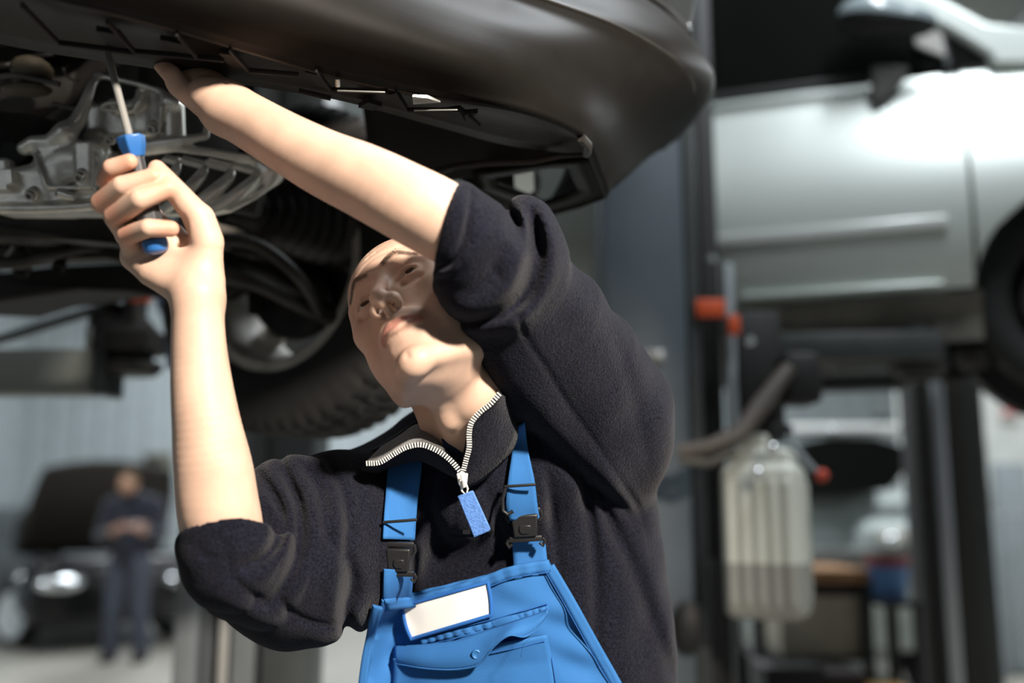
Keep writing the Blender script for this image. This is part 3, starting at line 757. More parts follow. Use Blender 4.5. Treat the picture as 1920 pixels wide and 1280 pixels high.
def pbox(name, x0, y0, x1, y1, yd, depth, m, parent, bevel=0.01, zmin=None, zmax=None):
    """upright box standing at world distance yd whose front spans the pixels given"""
    a = PY(x0, y0, yd); c = PY(x1, y1, yd); 
    if zmin is not None: a[2] = max(a[2], zmin)
    z0 = min(a[2], c[2]) if zmin is None else zmin
    z1 = max(a[2], c[2]) if zmax is None else zmax
    b = MB(); b.box(((a[0] + c[0]) / 2, yd + depth / 2, (z0 + z1) / 2), (abs(c[0] - a[0]), depth, z1 - z0), None, bevel)
    return b.build(name, m, parent, angle=30)

# --- post of the first lift (behind the mechanic's lowered elbow)
def xat(px, yd, z=1.0):                        # world x of a picture column at distance yd and height z
    d = yd * math.cos(PITCH) + (z - CAM_Z) * math.sin(PITCH); return (px - 960) * d / FPX
def upright(name, px0, px1, yd, depth, z0, z1, m, parent, bevel=0.006, zr=1.0):
    x0, x1 = xat(px0, yd, zr), xat(px1, yd, zr)
    b = MB(); b.box(((x0 + x1) / 2, yd + depth / 2, (z0 + z1) / 2), (x1 - x0, depth, z1 - z0), None, bevel); return b.build(name, m, parent, angle=30)
lp = empty('lift_post', (xat(450, 2.8), 2.8, 0)); tag(lp, 'dark grey steel lift post with a pale left edge behind the mechanic\'s lowered elbow', 'lift post')
upright('back_plate', 330, 575, 2.98, 0.03, 0.02, 3.3, M_BLACK, lp)
M_POST_G = mat('worn_grey_paint', (0.15, 0.165, 0.175), rough=0.5, noise=0.15, nscale=6)
upright('side_flange', 324, 368, 2.72, 0.26, 0.02, 3.3, M_POST_G, lp)
upright('inner_lip', 368, 376, 2.74, 0.04, 0.02, 3.3, M_POST_D, lp)
upright('cover_strip', 410, 432, 2.84, 0.02, 0.02, 1.12, M_STRIP, lp)
upright('inner_face', 434, 490, 2.80, 0.18, 0.02, 3.3, M_POST_G, lp)
upright('side_flange', 490, 576, 2.74, 0.24, 0.02, 3.3, M_POST_D, lp)
b = MB(); b.box((xat(450, 2.8), 2.87, 0.012), (0.62, 0.5, 0.024), None, 0.004); b.build('base_plate', M_POST_D, lp)
b = MB()
for dx_ in (-.25, .25):
    for dy_ in (-.19, .19): b.lathe((xat(450, 2.8) + dx_, 2.87 + dy_, 0.02), (0, 0, 1), [(0, .022), (.014, .022), (.014, .012), (.03, .012)], 6)
b.build('anchor_bolts', M_STEEL, lp)

# lift arm with its pad on the left, carrying the raised car
kx, ky = -2.0, 3.1
lp2 = empty('lift_post', (kx, ky, 0)); tag(lp2, 'lift post at the far left whose grey box-section arm reaches under the raised car', 'lift post')
b = MB(); b.box((kx, ky + .14, 1.65), (.34, .03, 3.3)).box((kx - .16, ky, 1.65), (.03, .26, 3.3)).box((kx + .16, ky, 1.65), (.03, .26, 3.3)); b.build('column', M_POST_D, lp2)
b = MB(); b.box((kx, ky, .012), (.6, .5, .024), None, .004); b.build('base_plate', M_POST_D, lp2)
za = PY(0, 694, 2.5)[2]
b = MB(); b.box((kx, ky - .05, za), (.26, .2, .42), None, .01); b.build('carriage', M_POST_D, lp2)
q_ = PY(190, 694, 2.45); h_ = PY(0, 652, 2.45)[2] - PY(0, 736, 2.45)[2]
b = MB(); b.box(((q_[0] - 1.75) / 2, 2.5, q_[2]), (q_[0] + 1.75, .10, h_), None, .008).bar((-1.70, 2.5, q_[2]), (kx, ky - .1, q_[2]), .10, h_, (0, 0, 1), .008)
arm = b.build('lift_arm', mat('grey_arm_paint', (0.16, 0.17, 0.155), rough=0.5, noise=0.15, nscale=6), lp2, angle=30)
pbox('arm_end_cap', 176, 650, 196, 738, 2.44, 0.12, M_POST_D, arm, 0.004)
b = MB(); b.bar(Vector(PY(-60, 655, 2.62)), Vector(PY(200, 575, 2.5)), 0.02, 0.03, (0, 1, 0), 0.003); b.build('brace_bar', M_POST_D, arm)
pc_ = Vector(PY(250, 630, 2.5))
b = MB(); b.lathe(pc_ + Vector((0, 0, -0.10)), (0, 0, 1), [(0, .06), (.012, .075), (.03, .075), (.035, .055), (.05, .05), (.055, .085), (.10, .09), (.11, .07), (.15, .03), (.21, .028), (.215, .05), (.24, .05)], 32); b.build('pad_adapter', M_STEEL, arm)
b = MB(); b.lathe(pc_ + Vector((-.07, 0.02, -0.03)), (0, 0, 1), [(0, .05), (.08, .052), (.085, .03), (.12, .03)], 24); b.build('adapter_collar', M_STEEL, arm)
for dx_, dz_ in ((.018, .088), (.048, .086)):
    b = MB(); b.box(pc_ + Vector((dx_, -.06, dz_)), (.018, .03, .022), None, .003); b.build('locking_tab', M_ORANGE, arm)
b = MB(); b.tube([PY(300, 560, 2.4), PY(312, 590, 2.4), PY(320, 640, 2.4), PY(322, 690, 2.42)], 0.012, 10); b.build('air_hose', mat('blue_hose', (0.10, 0.13, 0.20), rough=0.3), arm)
b = MB(); b.tube([PY(168, 612, 2.46), PY(166, 650, 2.46)], 0.008, 10); b.build('arm_pin', M_CLIP, arm)

# --- second lift: near post
YP = 2.95
rp = empty('lift_post', (xat(1230, YP), YP, 0)); tag(rp, 'tall blue-grey lift post between the mechanic and the silver car', 'lift post')
upright('front_plate', 1136, 1304, YP, 0.03, 0.02, 3.6, M_POST, rp, 0.008)
upright('rolled_edge', 1302, 1334, YP + 0.005, 0.16, 0.02, 3.6, M_POST_D, rp, 0.015)
upright('slot_back', 1334, 1372, YP + 0.14, 0.03, 0.02, 3.6, M_BLACK, rp)
upright('side_plate', 1136, 1148, YP, 0.30, 0.02, 3.6, M_POST, rp)
upright('rear_plate', 1136, 1372, YP + 0.28, 0.03, 0.02, 3.6, M_POST_D, rp)
upright('carriage', 1386, 1470, YP + 0.10, 0.16, 1.62, 1.96, M_BLACK, rp, 0.01, 1.75)
upright('safety_bar', 1366, 1384, YP + 0.05, 0.04, 1.40, 2.10, M_POST_L, rp, 0.006, 1.7)
upright('lower_slot', 1330, 1350, YP + 0.08, 0.06, 0.02, 1.2, M_BLACK, rp)
b = MB(); b.box((xat(1230, YP), YP + 0.15, 0.012), (0.6, 0.5, 0.024), None, 0.004); b.build('base_plate', M_POST_D, rp)
pbox('lock_label', 1305, 560, 1360, 594, YP - 0.012, 0.012, M_ORANGE, rp, 0.003)
pbox('lock_label', 1366, 590, 1388, 626, YP - 0.004, 0.03, M_ORANGE, rp, 0.003)
for (x, y, r) in ((1333, 487, 9), (1406, 640, 9), (1236, 665, 9)):
    b = MB(); b.lathe(PY(x, y, YP - .002), (0, -1, 0), [(-.01, r * 1.5e-3), (.012, r * 1.5e-3), (.016, r * 1e-3)], 6); b.build('bolt_head', M_CHROME, rp)
pbox('name_plate', 1210, 655, 1246, 677, YP - 0.006, 0.006, M_STRIP, rp, 0.002)
b = MB(); b.sphere(PY(1292, 1175, YP - .02), (.05, .03, .075), None, 20); b.build('foot_guard', M_BLACK, rp)
# its arms under the silver car
b = MB(); b.bar(Vector(PY(1400, 655, 3.15)), Vector(PY(1760, 650, 3.05)), 0.12, 0.085, (0, 0, 1), 0.008); la = b.build('lift_arm', M_POST_D, rp)
b = MB(); b.bar(Vector(PY(1520, 722, 3.5)), Vector(PY(1700, 716, 3.4)), 0.09, 0.05, (0, 0, 1), 0.006); b.build('lift_arm', M_POST_D, rp)
b = MB(); b.bar(Vector(PY(1560, 692, 3.6)), Vector(PY(1680, 690, 3.6)), 0.03, 0.02, (0, 0, 1), 0.004); b.build('arm_rail', M_POST_L, la)
b = MB(); b.lathe(PY(1720, 680, 3.15), (0, 0, 1), [(-.06, .05), (-.02, .09), (.06, .09), (.07, .06), (.12, .06)], 28); b.build('lift_pad', M_BLACK, la)
b = MB(); b.lathe(PY(1830, 676, 3.3), (0, 0, 1), [(-.03, .05), (.0, .07), (.03, .07), (.04, .05)], 28); b.build('lift_pad', M_STEEL, la)

# hydraulic power unit with the milky oil tank
pu = empty('hydraulic_power_unit', PY(1440, 830, 2.72)); tag(pu, 'hydraulic power unit with a ribbed milky oil tank half full of oil', 'hydraulic unit')
b = MB(); b.box(PY(1496, 712, 2.80), (.105, .13, .145), None, .02); b.build('motor', M_BLACK, pu)
b = MB(); b.lathe(PY(1448, 800, 2.78), (0, 0, 1), [(-.04, .055), (.0, .055), (.01, .035), (.12, .035)], 24); b.build('pump_block', M_BLACK, pu)
ts_ = Sculpt(); tc_ = np.array(PY(1436, 1010, 2.76)); RT = rotz(math.radians(-28)); hz = 0.205
ts_.box(tc_ + [0, 0, -.005], (.105, .075, hz), RT, .03, .004)
ts_.box(tc_ + [0, 0, hz + .008], (.085, .055, .03), RT, .02, .012)
ts_.box(tc_ + RT @ np.array([-.02, 0, hz + .05]), (.045, .04, .03), RT, .015, .012)
for k in range(5):
    x = -.078 + k * .039
    ts_.tube([tc_ + RT @ np.array([x, -.0715, hz * .72]), tc_ + RT @ np.array([x, -.0715, -hz * .80])], [.011, .011], .012)
for k in range(3):
    ts_.tube([tc_ + RT @ np.array([.107, -.04 + k * .04, hz * .72]), tc_ + RT @ np.array([.107, -.04 + k * .04, -hz * .80])], [.006, .006], .008)
tv, tq = ts_.mesh(0.005, 1); zl_ = PY(1430, 1058, 2.68)[2]
up = tv[tq].mean(1)[:, 2] > zl_
def submesh(name, V, Q, mask, m, parent):
    q = Q[mask]; u, inv = np.unique(q, return_inverse=True); return link(name, mesh_np(name, V[u], inv.reshape(q.shape)), m, parent)
submesh('oil_tank', tv, tq, up, M_TANK, pu); submesh('oil_level', tv, tq, ~up, M_OIL, pu)
b = MB(); b.tube([PY(1272, 848, 2.72), PY(1330, 838, 2.70), PY(1390, 812, 2.70), PY(1430, 755, 2.72), PY(1480, 690, 2.74)], [.020, .022, .026, .028, .022], 14); b.build('hydraulic_hose', mat('brown_hose', (0.085, 0.072, 0.064), rough=0.45), pu)
b = MB(); b.tube([PY(1276, 862, 2.72), PY(1330, 868, 2.70), PY(1380, 846, 2.70)], [.012, .014, .014], 12); b.build('return_pipe', M_ALU_D, pu)
b = MB(); b.tube([PY(1474, 818, 2.72), PY(1500, 850, 2.70), PY(1530, 884, 2.68)], [.009, .008, .007], 10); lv = b.build('release_lever', M_POST_L, pu)
b = MB(); b.sphere(PY(1541, 891, 2.68), .018, None, 16); b.build('lever_knob', mat('red_knob', (0.50, 0.05, 0.02), rough=0.45), lv)
for x, y in ((1420, 886), (1448, 840)):
    b = MB(); b.lathe(PY(x, y, 2.64), (0, -.3, 1), [(-.02, .012), (.0, .014), (.012, .014), (.016, .008)], 16); b.build('pipe_union', M_CHROME, pu)

# --- silver car on the second lift
SD = Vector((math.cos(math.radians(18.7)), -math.sin(math.radians(18.7)), 0)); SN = Vector((-SD.y * -1, 0, 0))
SN = Vector((SD.y, -SD.x, 0))                                    # outward, towards the camera
SO = Vector(PY(1340, 560, 3.45)); SO.z = 0
def SS(px, py):                                                  # pixel -> (along the car, height) on its flank
    r = Vector(PW(px, py, 1.0)) - Vector(CAM); t = (SO - Vector(CAM)).dot(SN) / r.dot(SN); p = Vector(CAM) + r * t - SO
    return p.dot(SD), p.z
def SP(s_, z, o=0.0): return SO + SD * s_ + Vector((0, 0, z)) + SN * o
sc = empty('silver_car', SP(0.8, 1.95)); tag(sc, 'silver hatchback raised on the second lift, seen from its side', 'car')
zb = SS(1560, 165)[1]; zk = SS(1560, 600)[1]; zm = SS(1560, 448)[1]; Hh = zb - zk
def flank(z):                                                    # bulge of the flank by height
    t = (z - zk) / Hh
    return 0.115 * math.sin(math.pi * min(max(t, 0), 1) ** 0.8) - 0.03 * max(0, t - .9) * 10 * .3
s_fr = SS(1808, 300)[0]; s_lf = -1.3; arch_c = SS(2040, 548); arch_r = 0.335
def panel(name, s0, s1, z0, z1, m, parent, ns=30, nz=24, cut=None, o=0.0):
    G = []
    for i in range(ns):
        row = []
        for j in range(nz):
            s_ = s0 + (s1 - s0) * i / (ns - 1); z = z0 + (z1 - z0) * j / (nz - 1)
            if cut: s_, z = cut(s_, z)
            row.append(SP(s_, z, flank(z) + o))
        G.append(row)
    b = MB(); b.grid(G); o_ = b.build(name, m, parent, angle=50, solid=0.004); md = o_.modifiers.new('split', 'EDGE_SPLIT'); md.split_angle = 0.6; return o_
zd = SS(1560, 560)[1]
panel('front_door', 0.0 - .25, s_fr - .006, zd, zb, M_SILVER, sc)
panel('rear_door', s_lf, -.262, zd, zb, M_SILVER, sc)
def arch(s_, z):                                                  # push panel points out of the wheel arch
    ds, dz_ = s_ - arch_c[0], z - arch_c[1]; r = math.hypot(ds, dz_)
    if r < arch_r and r > 1e-6: return arch_c[0] + ds / r * arch_r, arch_c[1] + dz_ / r * arch_r
    return s_, z
panel('front_wing', s_fr + .006, s_fr + 1.05, zd, zb + .03, M_SILVER, sc, 46, 34, arch)
panel('sill', s_lf, s_fr + .02, zk - .09, zd - .008, mat('dusty_sill', (0.16, 0.15, 0.125), rough=0.5, noise=0.3, nscale=10), sc, 10, 8, None, -0.02)
mz0 = SS(1560, 462)[1]; mz1 = SS(1560, 440)[1]
b = MB(); b.bar(SP(-.23, (mz0 + mz1) / 2, .118), SP(SS(1772, 432)[0], (mz0 + mz1) / 2, .118), 0.022, mz1 - mz0, (0, 0, 1), 0.006); b.build('door_moulding', mat('pale_moulding', (0.60, 0.62, 0.60), rough=0.3, metal=0.3, coat=.4), sc)
b = MB(); b.bar(SP(0.1, zd + .01, .075), SP(SS(1765, 535)[0], zd + .01, .075), 0.03, 0.018, (0, 0, 1), 0.006); b.build('door_lower_edge', M_SILVER, sc)
b = MB(); b.bar(SP(s_lf, zb + .008, .03), SP(SS(1640, 140)[0], zb + .008, .03), 0.03, 0.022, (0, 0, 1), 0.006); b.build('window_seal', M_BLACK, sc)
# cabin: glass, pillar, windscreen side
def sprism(name, pts, o0, th, m, bev=0.0):
    b = MB(); b.prism([SP(*SS(x, y), o0) for x, y in pts], -SN * th); o = b.build(name, m, sc, angle=30)
    if bev: md = o.modifiers.new('bevel', 'BEVEL'); md.width = bev; md.segments = 3
    return o
sprism('side_glass', ((1200, -120), (1500, -100), (1640, 0), (1710, 36), (1776, 72), (1762, 130), (1600, 150), (1200, 178)), 0.0, .012, M_GLASS)
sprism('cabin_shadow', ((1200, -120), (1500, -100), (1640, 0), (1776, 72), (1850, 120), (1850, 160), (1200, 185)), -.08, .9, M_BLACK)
sprism('quarter_glass', ((1766, 62), (1852, 112), (1846, 122), (1774, 128)), .012, .010, M_GLASS)
sprism('quarter_pillar', ((1752, 58), (1768, 60), (1786, 128), (1770, 132)), .018, .03, M_POST_D, .006)
sprism('front_pillar', ((1480, -120), (1540, -130), (1680, -30), (1760, 0), (1850, 48), (1960, 60), (1960, 132), (1858, 132), (1850, 112), (1770, 62), (1700, 30), (1636, -2)), .035, .10, M_SILVER, .02)
sprism('bonnet', ((1850, 52), (1980, 56), (2300, 110), (2300, 150), (1860, 134)), .0, 1.5, M_SILVER, .03)
sprism('mirror_sail', ((1706, 42), (1766, 66), (1774, 112), (1716, 90)), .02, .02, mat('sail_panel', (0.45, 0.44, 0.42), rough=.4), .004)
ms = Sculpt(); mc = np.array(SP(*SS(1650, 60), .12)); RM = np.stack([np.array(SD), np.array(SN), np.array([0, 0, 1.0])], 1)
ms.ell(mc + RM @ np.array([-.03, .0, .0]), (.115, .075, .075), RM @ roty(.22), .01)
ms.ell(mc + RM @ np.array([.07, -.01, -.025]), (.11, .065, .055), RM @ roty(.25), .03)
mv, mq = ms.mesh(0.005, 1)
low = (mv[mq].mean(1) - mc) @ RM; cutm = low[:, 2] < -.018 - .22 * (low[:, 0])
mir = empty('door_mirror', mc); mir.parent = sc; mir.matrix_parent_inverse = parent_matrix(sc).inverted()
submesh('mirror_cap', mv, mq, ~cutm, M_MIRROR, mir); submesh('mirror_base', mv, mq, cutm, M_BLACK, mir)
b = MB(); b.prism([SP(*SS(x, y), .07) for x, y in ((1632, 136), (1705, 138), (1690, 170), (1650, 208), (1634, 206))], -SN * .03); o = b.build('mirror_foot', mat('foot_grey', (0.085, 0.085, 0.08), rough=.4), mir, angle=30); md = o.modifiers.new('bevel', 'BEVEL'); md.width = .012; md.segments = 3
b = MB(); b.tube([SP(*SS(1855, 184), flank(zb - .1) + .005), SP(*SS(1890, 176), flank(zb - .1) + .005)], .010, 10); b.build('side_repeater', M_BLACK, sc)
# front wheel and dark underside
sw = SP(arch_c[0], arch_c[1], -.02)
tyre('tyre', sw - SN * .10, SN, 0.335, 0.2, 0.21, M_BLACK, sc, 120, 40)
b = MB(); b.lathe(sw - SN * .10, SN, [(-.06, .21), (.0, .205), (.05, .18), (.04, .06), (.06, .05), (.06, .001)], 40); b.build('wheel_rim', M_STEEL, sc)
b = MB(); b.lathe(sw - SN * .16, SN, [(-.1, .40), (.02, .40)], 40); b.build('wheel_arch_liner', M_BLACK, sc)
RS = Matrix((SD, SN, Vector((0, 0, 1)))).transposed()
b = MB(); b.box(SP(-.1, zk + .02, -.85), (2.6, 1.5, .10), RS, .02); b.build('floor_pan', M_BLACK, sc)
b = MB(); b.box(SP(-.1, zk + .35, -.95), (2.6, 1.5, .6), RS, .05); b.build('body_core', M_SILVER, sc)
b = MB(); b.box(SP(s_fr + .9, zk + .3, -.95), (.9, 1.2, .5), RS, .05); b.build('engine_bay', M_BLACK, sc)
for x, y, r in ((1540, 604, .02), (1700, 612, .03), (1760, 596, .025), (1620, 612, .02)):
    b = MB(); b.sphere(SP(*SS(x, y), -.1), (r * 2, r, r), None, 12); b.build('underbody_clip', M_BLACK, sc)
us_ = Sculpt()
for a_, b2 in (((1700, 625), (1800, 690)), ((1760, 640), (1880, 660)), ((1820, 640), (1890, 700)), ((1730, 600), (1850, 640))):
    us_.cap(np.array(SP(*SS(*a_), -.25)), np.array(SP(*SS(*b2), -.2)), .05, .04, .04)
uv_, uq_ = us_.mesh(.012, 1); link('suspension', mesh_np('suspension', uv_, uq_), M_BLACK, sc)

# --- far post of the second lift
YF = 5.3
fp = empty('lift_post', (xat(1790, YF), YF, 0)); tag(fp, 'black lift post with a painted highlight edge at the right under the silver car', 'lift post')
upright('side_plate', 1736, 1770, YF, .20, .02, 3.4, M_BLACK, fp, .008, .9)
upright('highlight_strip', 1772, 1798, YF - .01, .10, .02, 3.4, mat('post_highlight', (0.42, 0.43, 0.47), rough=.28, metal=.8), fp, .014, .9)  # lighter strip that paints the highlight down the black post
upright('front_plate', 1799, 1838, YF + .02, .18, .02, 3.4, mat('post_brown_black', (.016, .015, .013), rough=.5), fp, .006, .9)
upright('side_plate', 1838, 1872, YF + .02, .18, .02, 3.4, M_POST_D, fp, .006, .9)
b = MB(); b.box((xat(1800, YF), YF + .1, .012), (.6, .5, .024), None, .004); b.build('base_plate', M_POST_D, fp)

# --- silver hatchback parked behind
YH = 7.2
hb = empty('parked_hatchback', (PY(1600, 1000, YH)[0], YH, 0)); tag(hb, 'silver hatchback parked on the floor behind the oil tank', 'car')
def hp_(x, y, dy=0.0): return np.array(PY(x, y, YH + dy))
hs_ = Sculpt(); cB = hp_(1600, 985)
hs_.box(np.array([cB[0] - .02, YH + 1.9, .72]), (.84, 1.9, .36), None, .16, .05)
hs_.box(np.array([cB[0] + .0, YH + 1.75, 1.20]), (.76, 1.35, .32), rotx(0), .20, .10)
hs_.box(np.array([cB[0] + .40, YH + .06, .95]), (.36, .14, .34), None, .12, .08)
hv, hq = hs_.mesh(.022, 2); link('body_shell', mesh_np('body_shell', hv, hq), mat('dull_silver', (.36, .40, .39), rough=.5, metal=.2), hb)
gp = [(1506, 828), (1560, 818), (1640, 820), (1692, 836), (1706, 862), (1690, 892), (1668, 918), (1600, 926), (1540, 926), (1500, 920)]
b = MB(); b.prism([hp_(x, y, .05) for x, y in gp], (0, .45, 0)); o = b.build('rear_window', M_GLASS, hb, angle=30)
pbox('number_plate', 1652, 994, 1732, 1020, YH - .11, .05, mat('pale_plate', (.62, .60, .54), rough=.5), hb, .006)
b = MB(); b.sphere(hp_(1672, 1012, -.16), (.055, .05, .05), None, 16); b.build('reversing_lamp', M_CHROME, hb)
pbox('rear_bumper', 1480, 1030, 1740, 1062, YH - .12, .2, mat('bumper_grey', (.09, .09, .085), rough=.5), hb, .03)
pbox('roof_spoiler', 1480, 794, 1700, 814, YH + .25, .3, mat('pale_spoiler', (.66, .66, .64), rough=.35, coat=.3), hb, .03)
b = MB(); b.sphere(hp_(1560, 806, .2), (.02, .03, .03), None, 16); b.build('roof_glint', M_CHROME, hb)  # chrome bead added as a glint on the roof edge, no lamp
b = MB(); b.box(np.array([hp_(1655, 785, 1.2)[0], YH + 1.2, hp_(1655, 785, 1.2)[2]]), (.16, .05, .05), None, .01); b.build('roof_bar', M_POST_D, hb)
for sx in (-.72, .72):
    for dy in (.7, 3.1): tyre('tyre', Vector((cB[0] + sx, YH + dy, .31)), Vector((1 if sx > 0 else -1, 0, 0)), .31, .2, .2, M_BLACK, hb, 60, 30)

# --- workbench with its load
YB = 4.9
wb = empty('workbench', PY(1590, 1090, YB)); tag(wb, 'workbench with a worn wooden top and dark steel legs', 'workbench')
zt = PY(1590, 1068, YB)[2]; zt0 = PY(1590, 1092, YB)[2]
def wx(px, z=.6): return xat(px, YB, z)
b = MB(); b.box(((wx(1420) + wx(1648)) / 2, YB + .3, (zt + zt0) / 2), (wx(1648) - wx(1420), .6, zt - zt0), None, .006); b.build('bench_top', M_WOOD, wb)
b = MB(); b.box(((wx(1420) + wx(1640)) / 2, YB + .32, zt0 - .035), (wx(1640) - wx(1420), .5, .07), None, .006); b.build('apron', M_BROWN, wb)
for px in (1430, 1636):
    for dy in (.05, .52):
        b = MB(); b.box((wx(px), YB + dy, (zt0) / 2), (.055, .055, zt0), None, .004); b.build('leg', M_POST_D, wb)
b = MB(); b.box(((wx(1430) + wx(1640)) / 2, YB + .3, .645), (wx(1640) - wx(1430), .5, .025), None, .004); b.build('lower_shelf', M_POST_D, wb)
def crate(name, px0, px1, y, dy, z0, h, m, label, cat, bevel=.012, rot=0.0):
    x0, x1 = xat(px0, y, z0), xat(px1, y, z0); c = ((x0 + x1) / 2, y + dy / 2, z0)
    o = empty(name, c); tag(o, label, cat)
    R_ = Matrix.Rotation(rot, 3, 'Z')
    b = MB(); b.box(Vector(c) + Vector((0, 0, h / 2)), (x1 - x0, dy, h), R_, bevel); b.build('box_body', m, o)
    b = MB(); b.box(Vector(c) + Vector((0, 0, h - .006)), ((x1 - x0) * 1.03, dy * 1.03, .03), R_, .006); b.build('lid', m, o)
    return o
crate('card_box', 1466, 1622, YB + .06, .40, .658, .27, M_CREAM, 'cream cardboard box on the lower shelf of the workbench', 'box')
crate('tool_case', 1445, 1560, YB - .35, .28, 0, .66, M_BLACK, 'black case on the floor in front of the workbench', 'case')
crate('storage_box', 1562, 1640, YB - .32, .26, 0, .63, M_BROWN, 'brown box on the floor beside the black case', 'box')
YK = 4.75
st = empty('bin_stand', (xat(1706, YK, .5), YK, 0)); tag(st, 'dark stand carrying the blue bin beside the workbench', 'stand')
zs = PY(1700, 1128, YK)[2]
for px in (1680, 1732):
    for dy in (.02, .30):
        b = MB(); b.box((xat(px, YK, .5), YK + dy, zs / 2), (.03, .03, zs), None, .003); b.build('leg', M_BLACK, st)
b = MB(); b.box((xat(1706, YK, .5), YK + .16, zs - .012), (.17, .34, .024), None, .003); b.build('shelf', M_BLACK, st)
bn = empty('plastic_bin', (xat(1700, YK, .6), YK + .16, zs)); tag(bn, 'blue plastic bin with a red rim standing beside the workbench', 'bin')
z1_ = PY(1700, 1064, YK)[2]; z2_ = PY(1700, 1046, YK)[2]
b = MB(); b.lathe((xat(1701, YK, .6), YK + .16, zs), (0, 0, 1), [(0, .072), (.02, .08), (z1_ - zs, .098), (z1_ - zs, .09), (.02, .07)], 28, caps=True); b.build('bin_body', M_BIN, bn)
b = MB(); b.lathe((xat(1701, YK, .6), YK + .16, z1_), (0, 0, 1), [(0, .10), (z2_ - z1_, .106), (z2_ - z1_, .09), (0, .088)], 28); b.build('bin_rim', mat('red_rim', (.25, .05, .06), rough=.5), bn)
crate('yellow_crate', 1672, 1742, YK - .30, .26, 0, .57, M_YELLOW, 'ochre crate on the floor under the blue bin', 'crate')

# --- right edge: sign, rail and glove on the white partition
YR = 8.9
sg = empty('wall_sign', PY(1892, 768, YR)); tag(sg, 'small white sign with a red cross mark on the white partition', 'sign')
pbox('sign_board', 1872, 748, 1912, 788, YR, .02, mat('sign_white', (.66, .65, .62), rough=.6), sg, .003)
a_, c_ = Vector(PY(1892, 768, YR - .012)), .055
for s_ in (-1, 1):
    b = MB(); b.bar(a_ + Vector((-c_, 0, -c_ * s_)), a_ + Vector((c_, 0, c_ * s_)), .01, .040, (0, -1, 0)); b.build('cross_stroke', mat('sign_red', (.62, .03, .03), rough=.5), sg)
rl = empty('hand_rail', PY(1900, 966, 8.4)); tag(rl, 'thin grey rail in front of the white partition', 'rail')
rx0 = xat(1860, 8.4, 1.3)
b = MB(); b.tube([(rx0, 8.4, PY(1890, 966, 8.4)[2]), (rx0 + 1.4, 8.4, PY(1890, 966, 8.4)[2])], .016, 10); b.build('rail_tube', M_POST_L, rl)
for dx_ in (.02, 1.35):
    b = MB(); b.tube([(rx0 + dx_, 8.4, 0), (rx0 + dx_, 8.4, PY(1890, 966, 8.4)[2])], .018, 10); b.build('rail_post', M_POST_L, rl)
pp = empty('support_pillar', (xat(1908, 8.6, 1), 8.6, 0)); tag(pp, 'slim grey pillar standing before the white partition', 'pillar')
upright('pillar_shaft', 1898, 1950, 8.6, .2, .01, 1.75, M_POST_L, pp, .01, .6)
upright('pillar_foot', 1892, 1956, 8.56, .28, 0, .02, M_POST_D, pp, .003, 0)
# ------------------------------------------------------------------ far left: black car with its bonnet up and a second mechanic
M_CAB = mat('car_interior_grey', (0.16, 0.17, 0.18), rough=0.5)
YC = 10.15
bc = empty('black_car', PY(120, 1195, YC + .6)); tag(bc, 'black car with its bonnet up standing on the floor by the back wall', 'car')
phi = math.radians(36); RC = rotz(phi); RCm = Matrix(RC.tolist())
co = np.array([PY(224, 1150, YC)[0], YC, 0.0])                 # middle of its nose, on the floor
def bcp(u, v, z): return co + RC @ np.array([u, v, 0]) + np.array([0, 0, z])     # u across (to the right), v towards its tail
bb = Sculpt()
bb.box(bcp(0, 1.9, .62), (.88, 1.92, .30), RC, .16, .05)
bb.box(bcp(0, .10, .50), (.84, .20, .24), RC, .12, .06)
bb.box(bcp(0, 2.6, 1.08), (.74, 1.25, .32), RC, .22, .10)
bb.box(bcp(0, .72, .90), (.66, .52, .16), RC, .04, .02, 's')
for u in (-.88, .88):
    for v in (.78, 3.3): bb.cap(bcp(u - .22, v, .31), bcp(u + .22, v, .31), .37, .37, .01, 's')
bv, bq = bb.mesh(.022, 2); link('body_shell', mesh_np('body_shell', bv, bq), M_CAR2, bc)
G = []
for i in range(18):
    u = -.76 + 1.52 * i / 17; row = []
    for j in range(12):
        t = j / 11; hgt = .90 + 0.98 * math.sin(t * 1.1) / math.sin(1.1); back = 1.22 - .55 * t - .10 * math.sin(t * 3.1)
        row.append(bcp(u * (1 - .14 * t * t), back + .10 * (u / .76) ** 2 * (1 - t), hgt - .10 * (u / .76) ** 2 * t))
    G.append(row)
b = MB(); b.grid(G); b.build('bonnet', mat('bonnet_underside', (.018, .014, .010), rough=.6), bc, solid=.03, angle=60)
b = MB(); b.tube([bcp(.62, .30, .86), bcp(.60, .85, 1.50)], .008, 8); b.build('bonnet_stay', M_STEEL, bc)
b = MB(); b.box(bcp(0, .75, .78), (.9, .7, .14), RCm, .03); b.build('engine', M_STEEL, bc)
b = MB(); b.box(bcp(-.1, .30, .90), (.80, .16, .05), RCm, .02); b.build('slam_panel', M_POST_L, bc)
def lampat(name, u, z, w_, h_, m, vv=-.06):
    s = Sculpt(); s.ell(bcp(u, vv, z), (w_, .10, h_), RC @ rotz(-.25 * np.sign(u)), .01); v, q = s.mesh(.012, 1); return link(name, mesh_np(name, v, q), m, bc)
lampat('headlamp', -.56, .66, .26, .085, M_CHROME); lampat('headlamp', .60, .66, .24, .085, M_CHROME)
b = MB(); b.box(bcp(0, -.10, .62), (.60, .05, .12), RCm, .02); b.build('grille', M_BLACK, bc)
b = MB(); b.box(bcp(.55, -.09, .36), (.30, .04, .12), RCm, .02); b.build('air_intake', M_BLACK, bc)
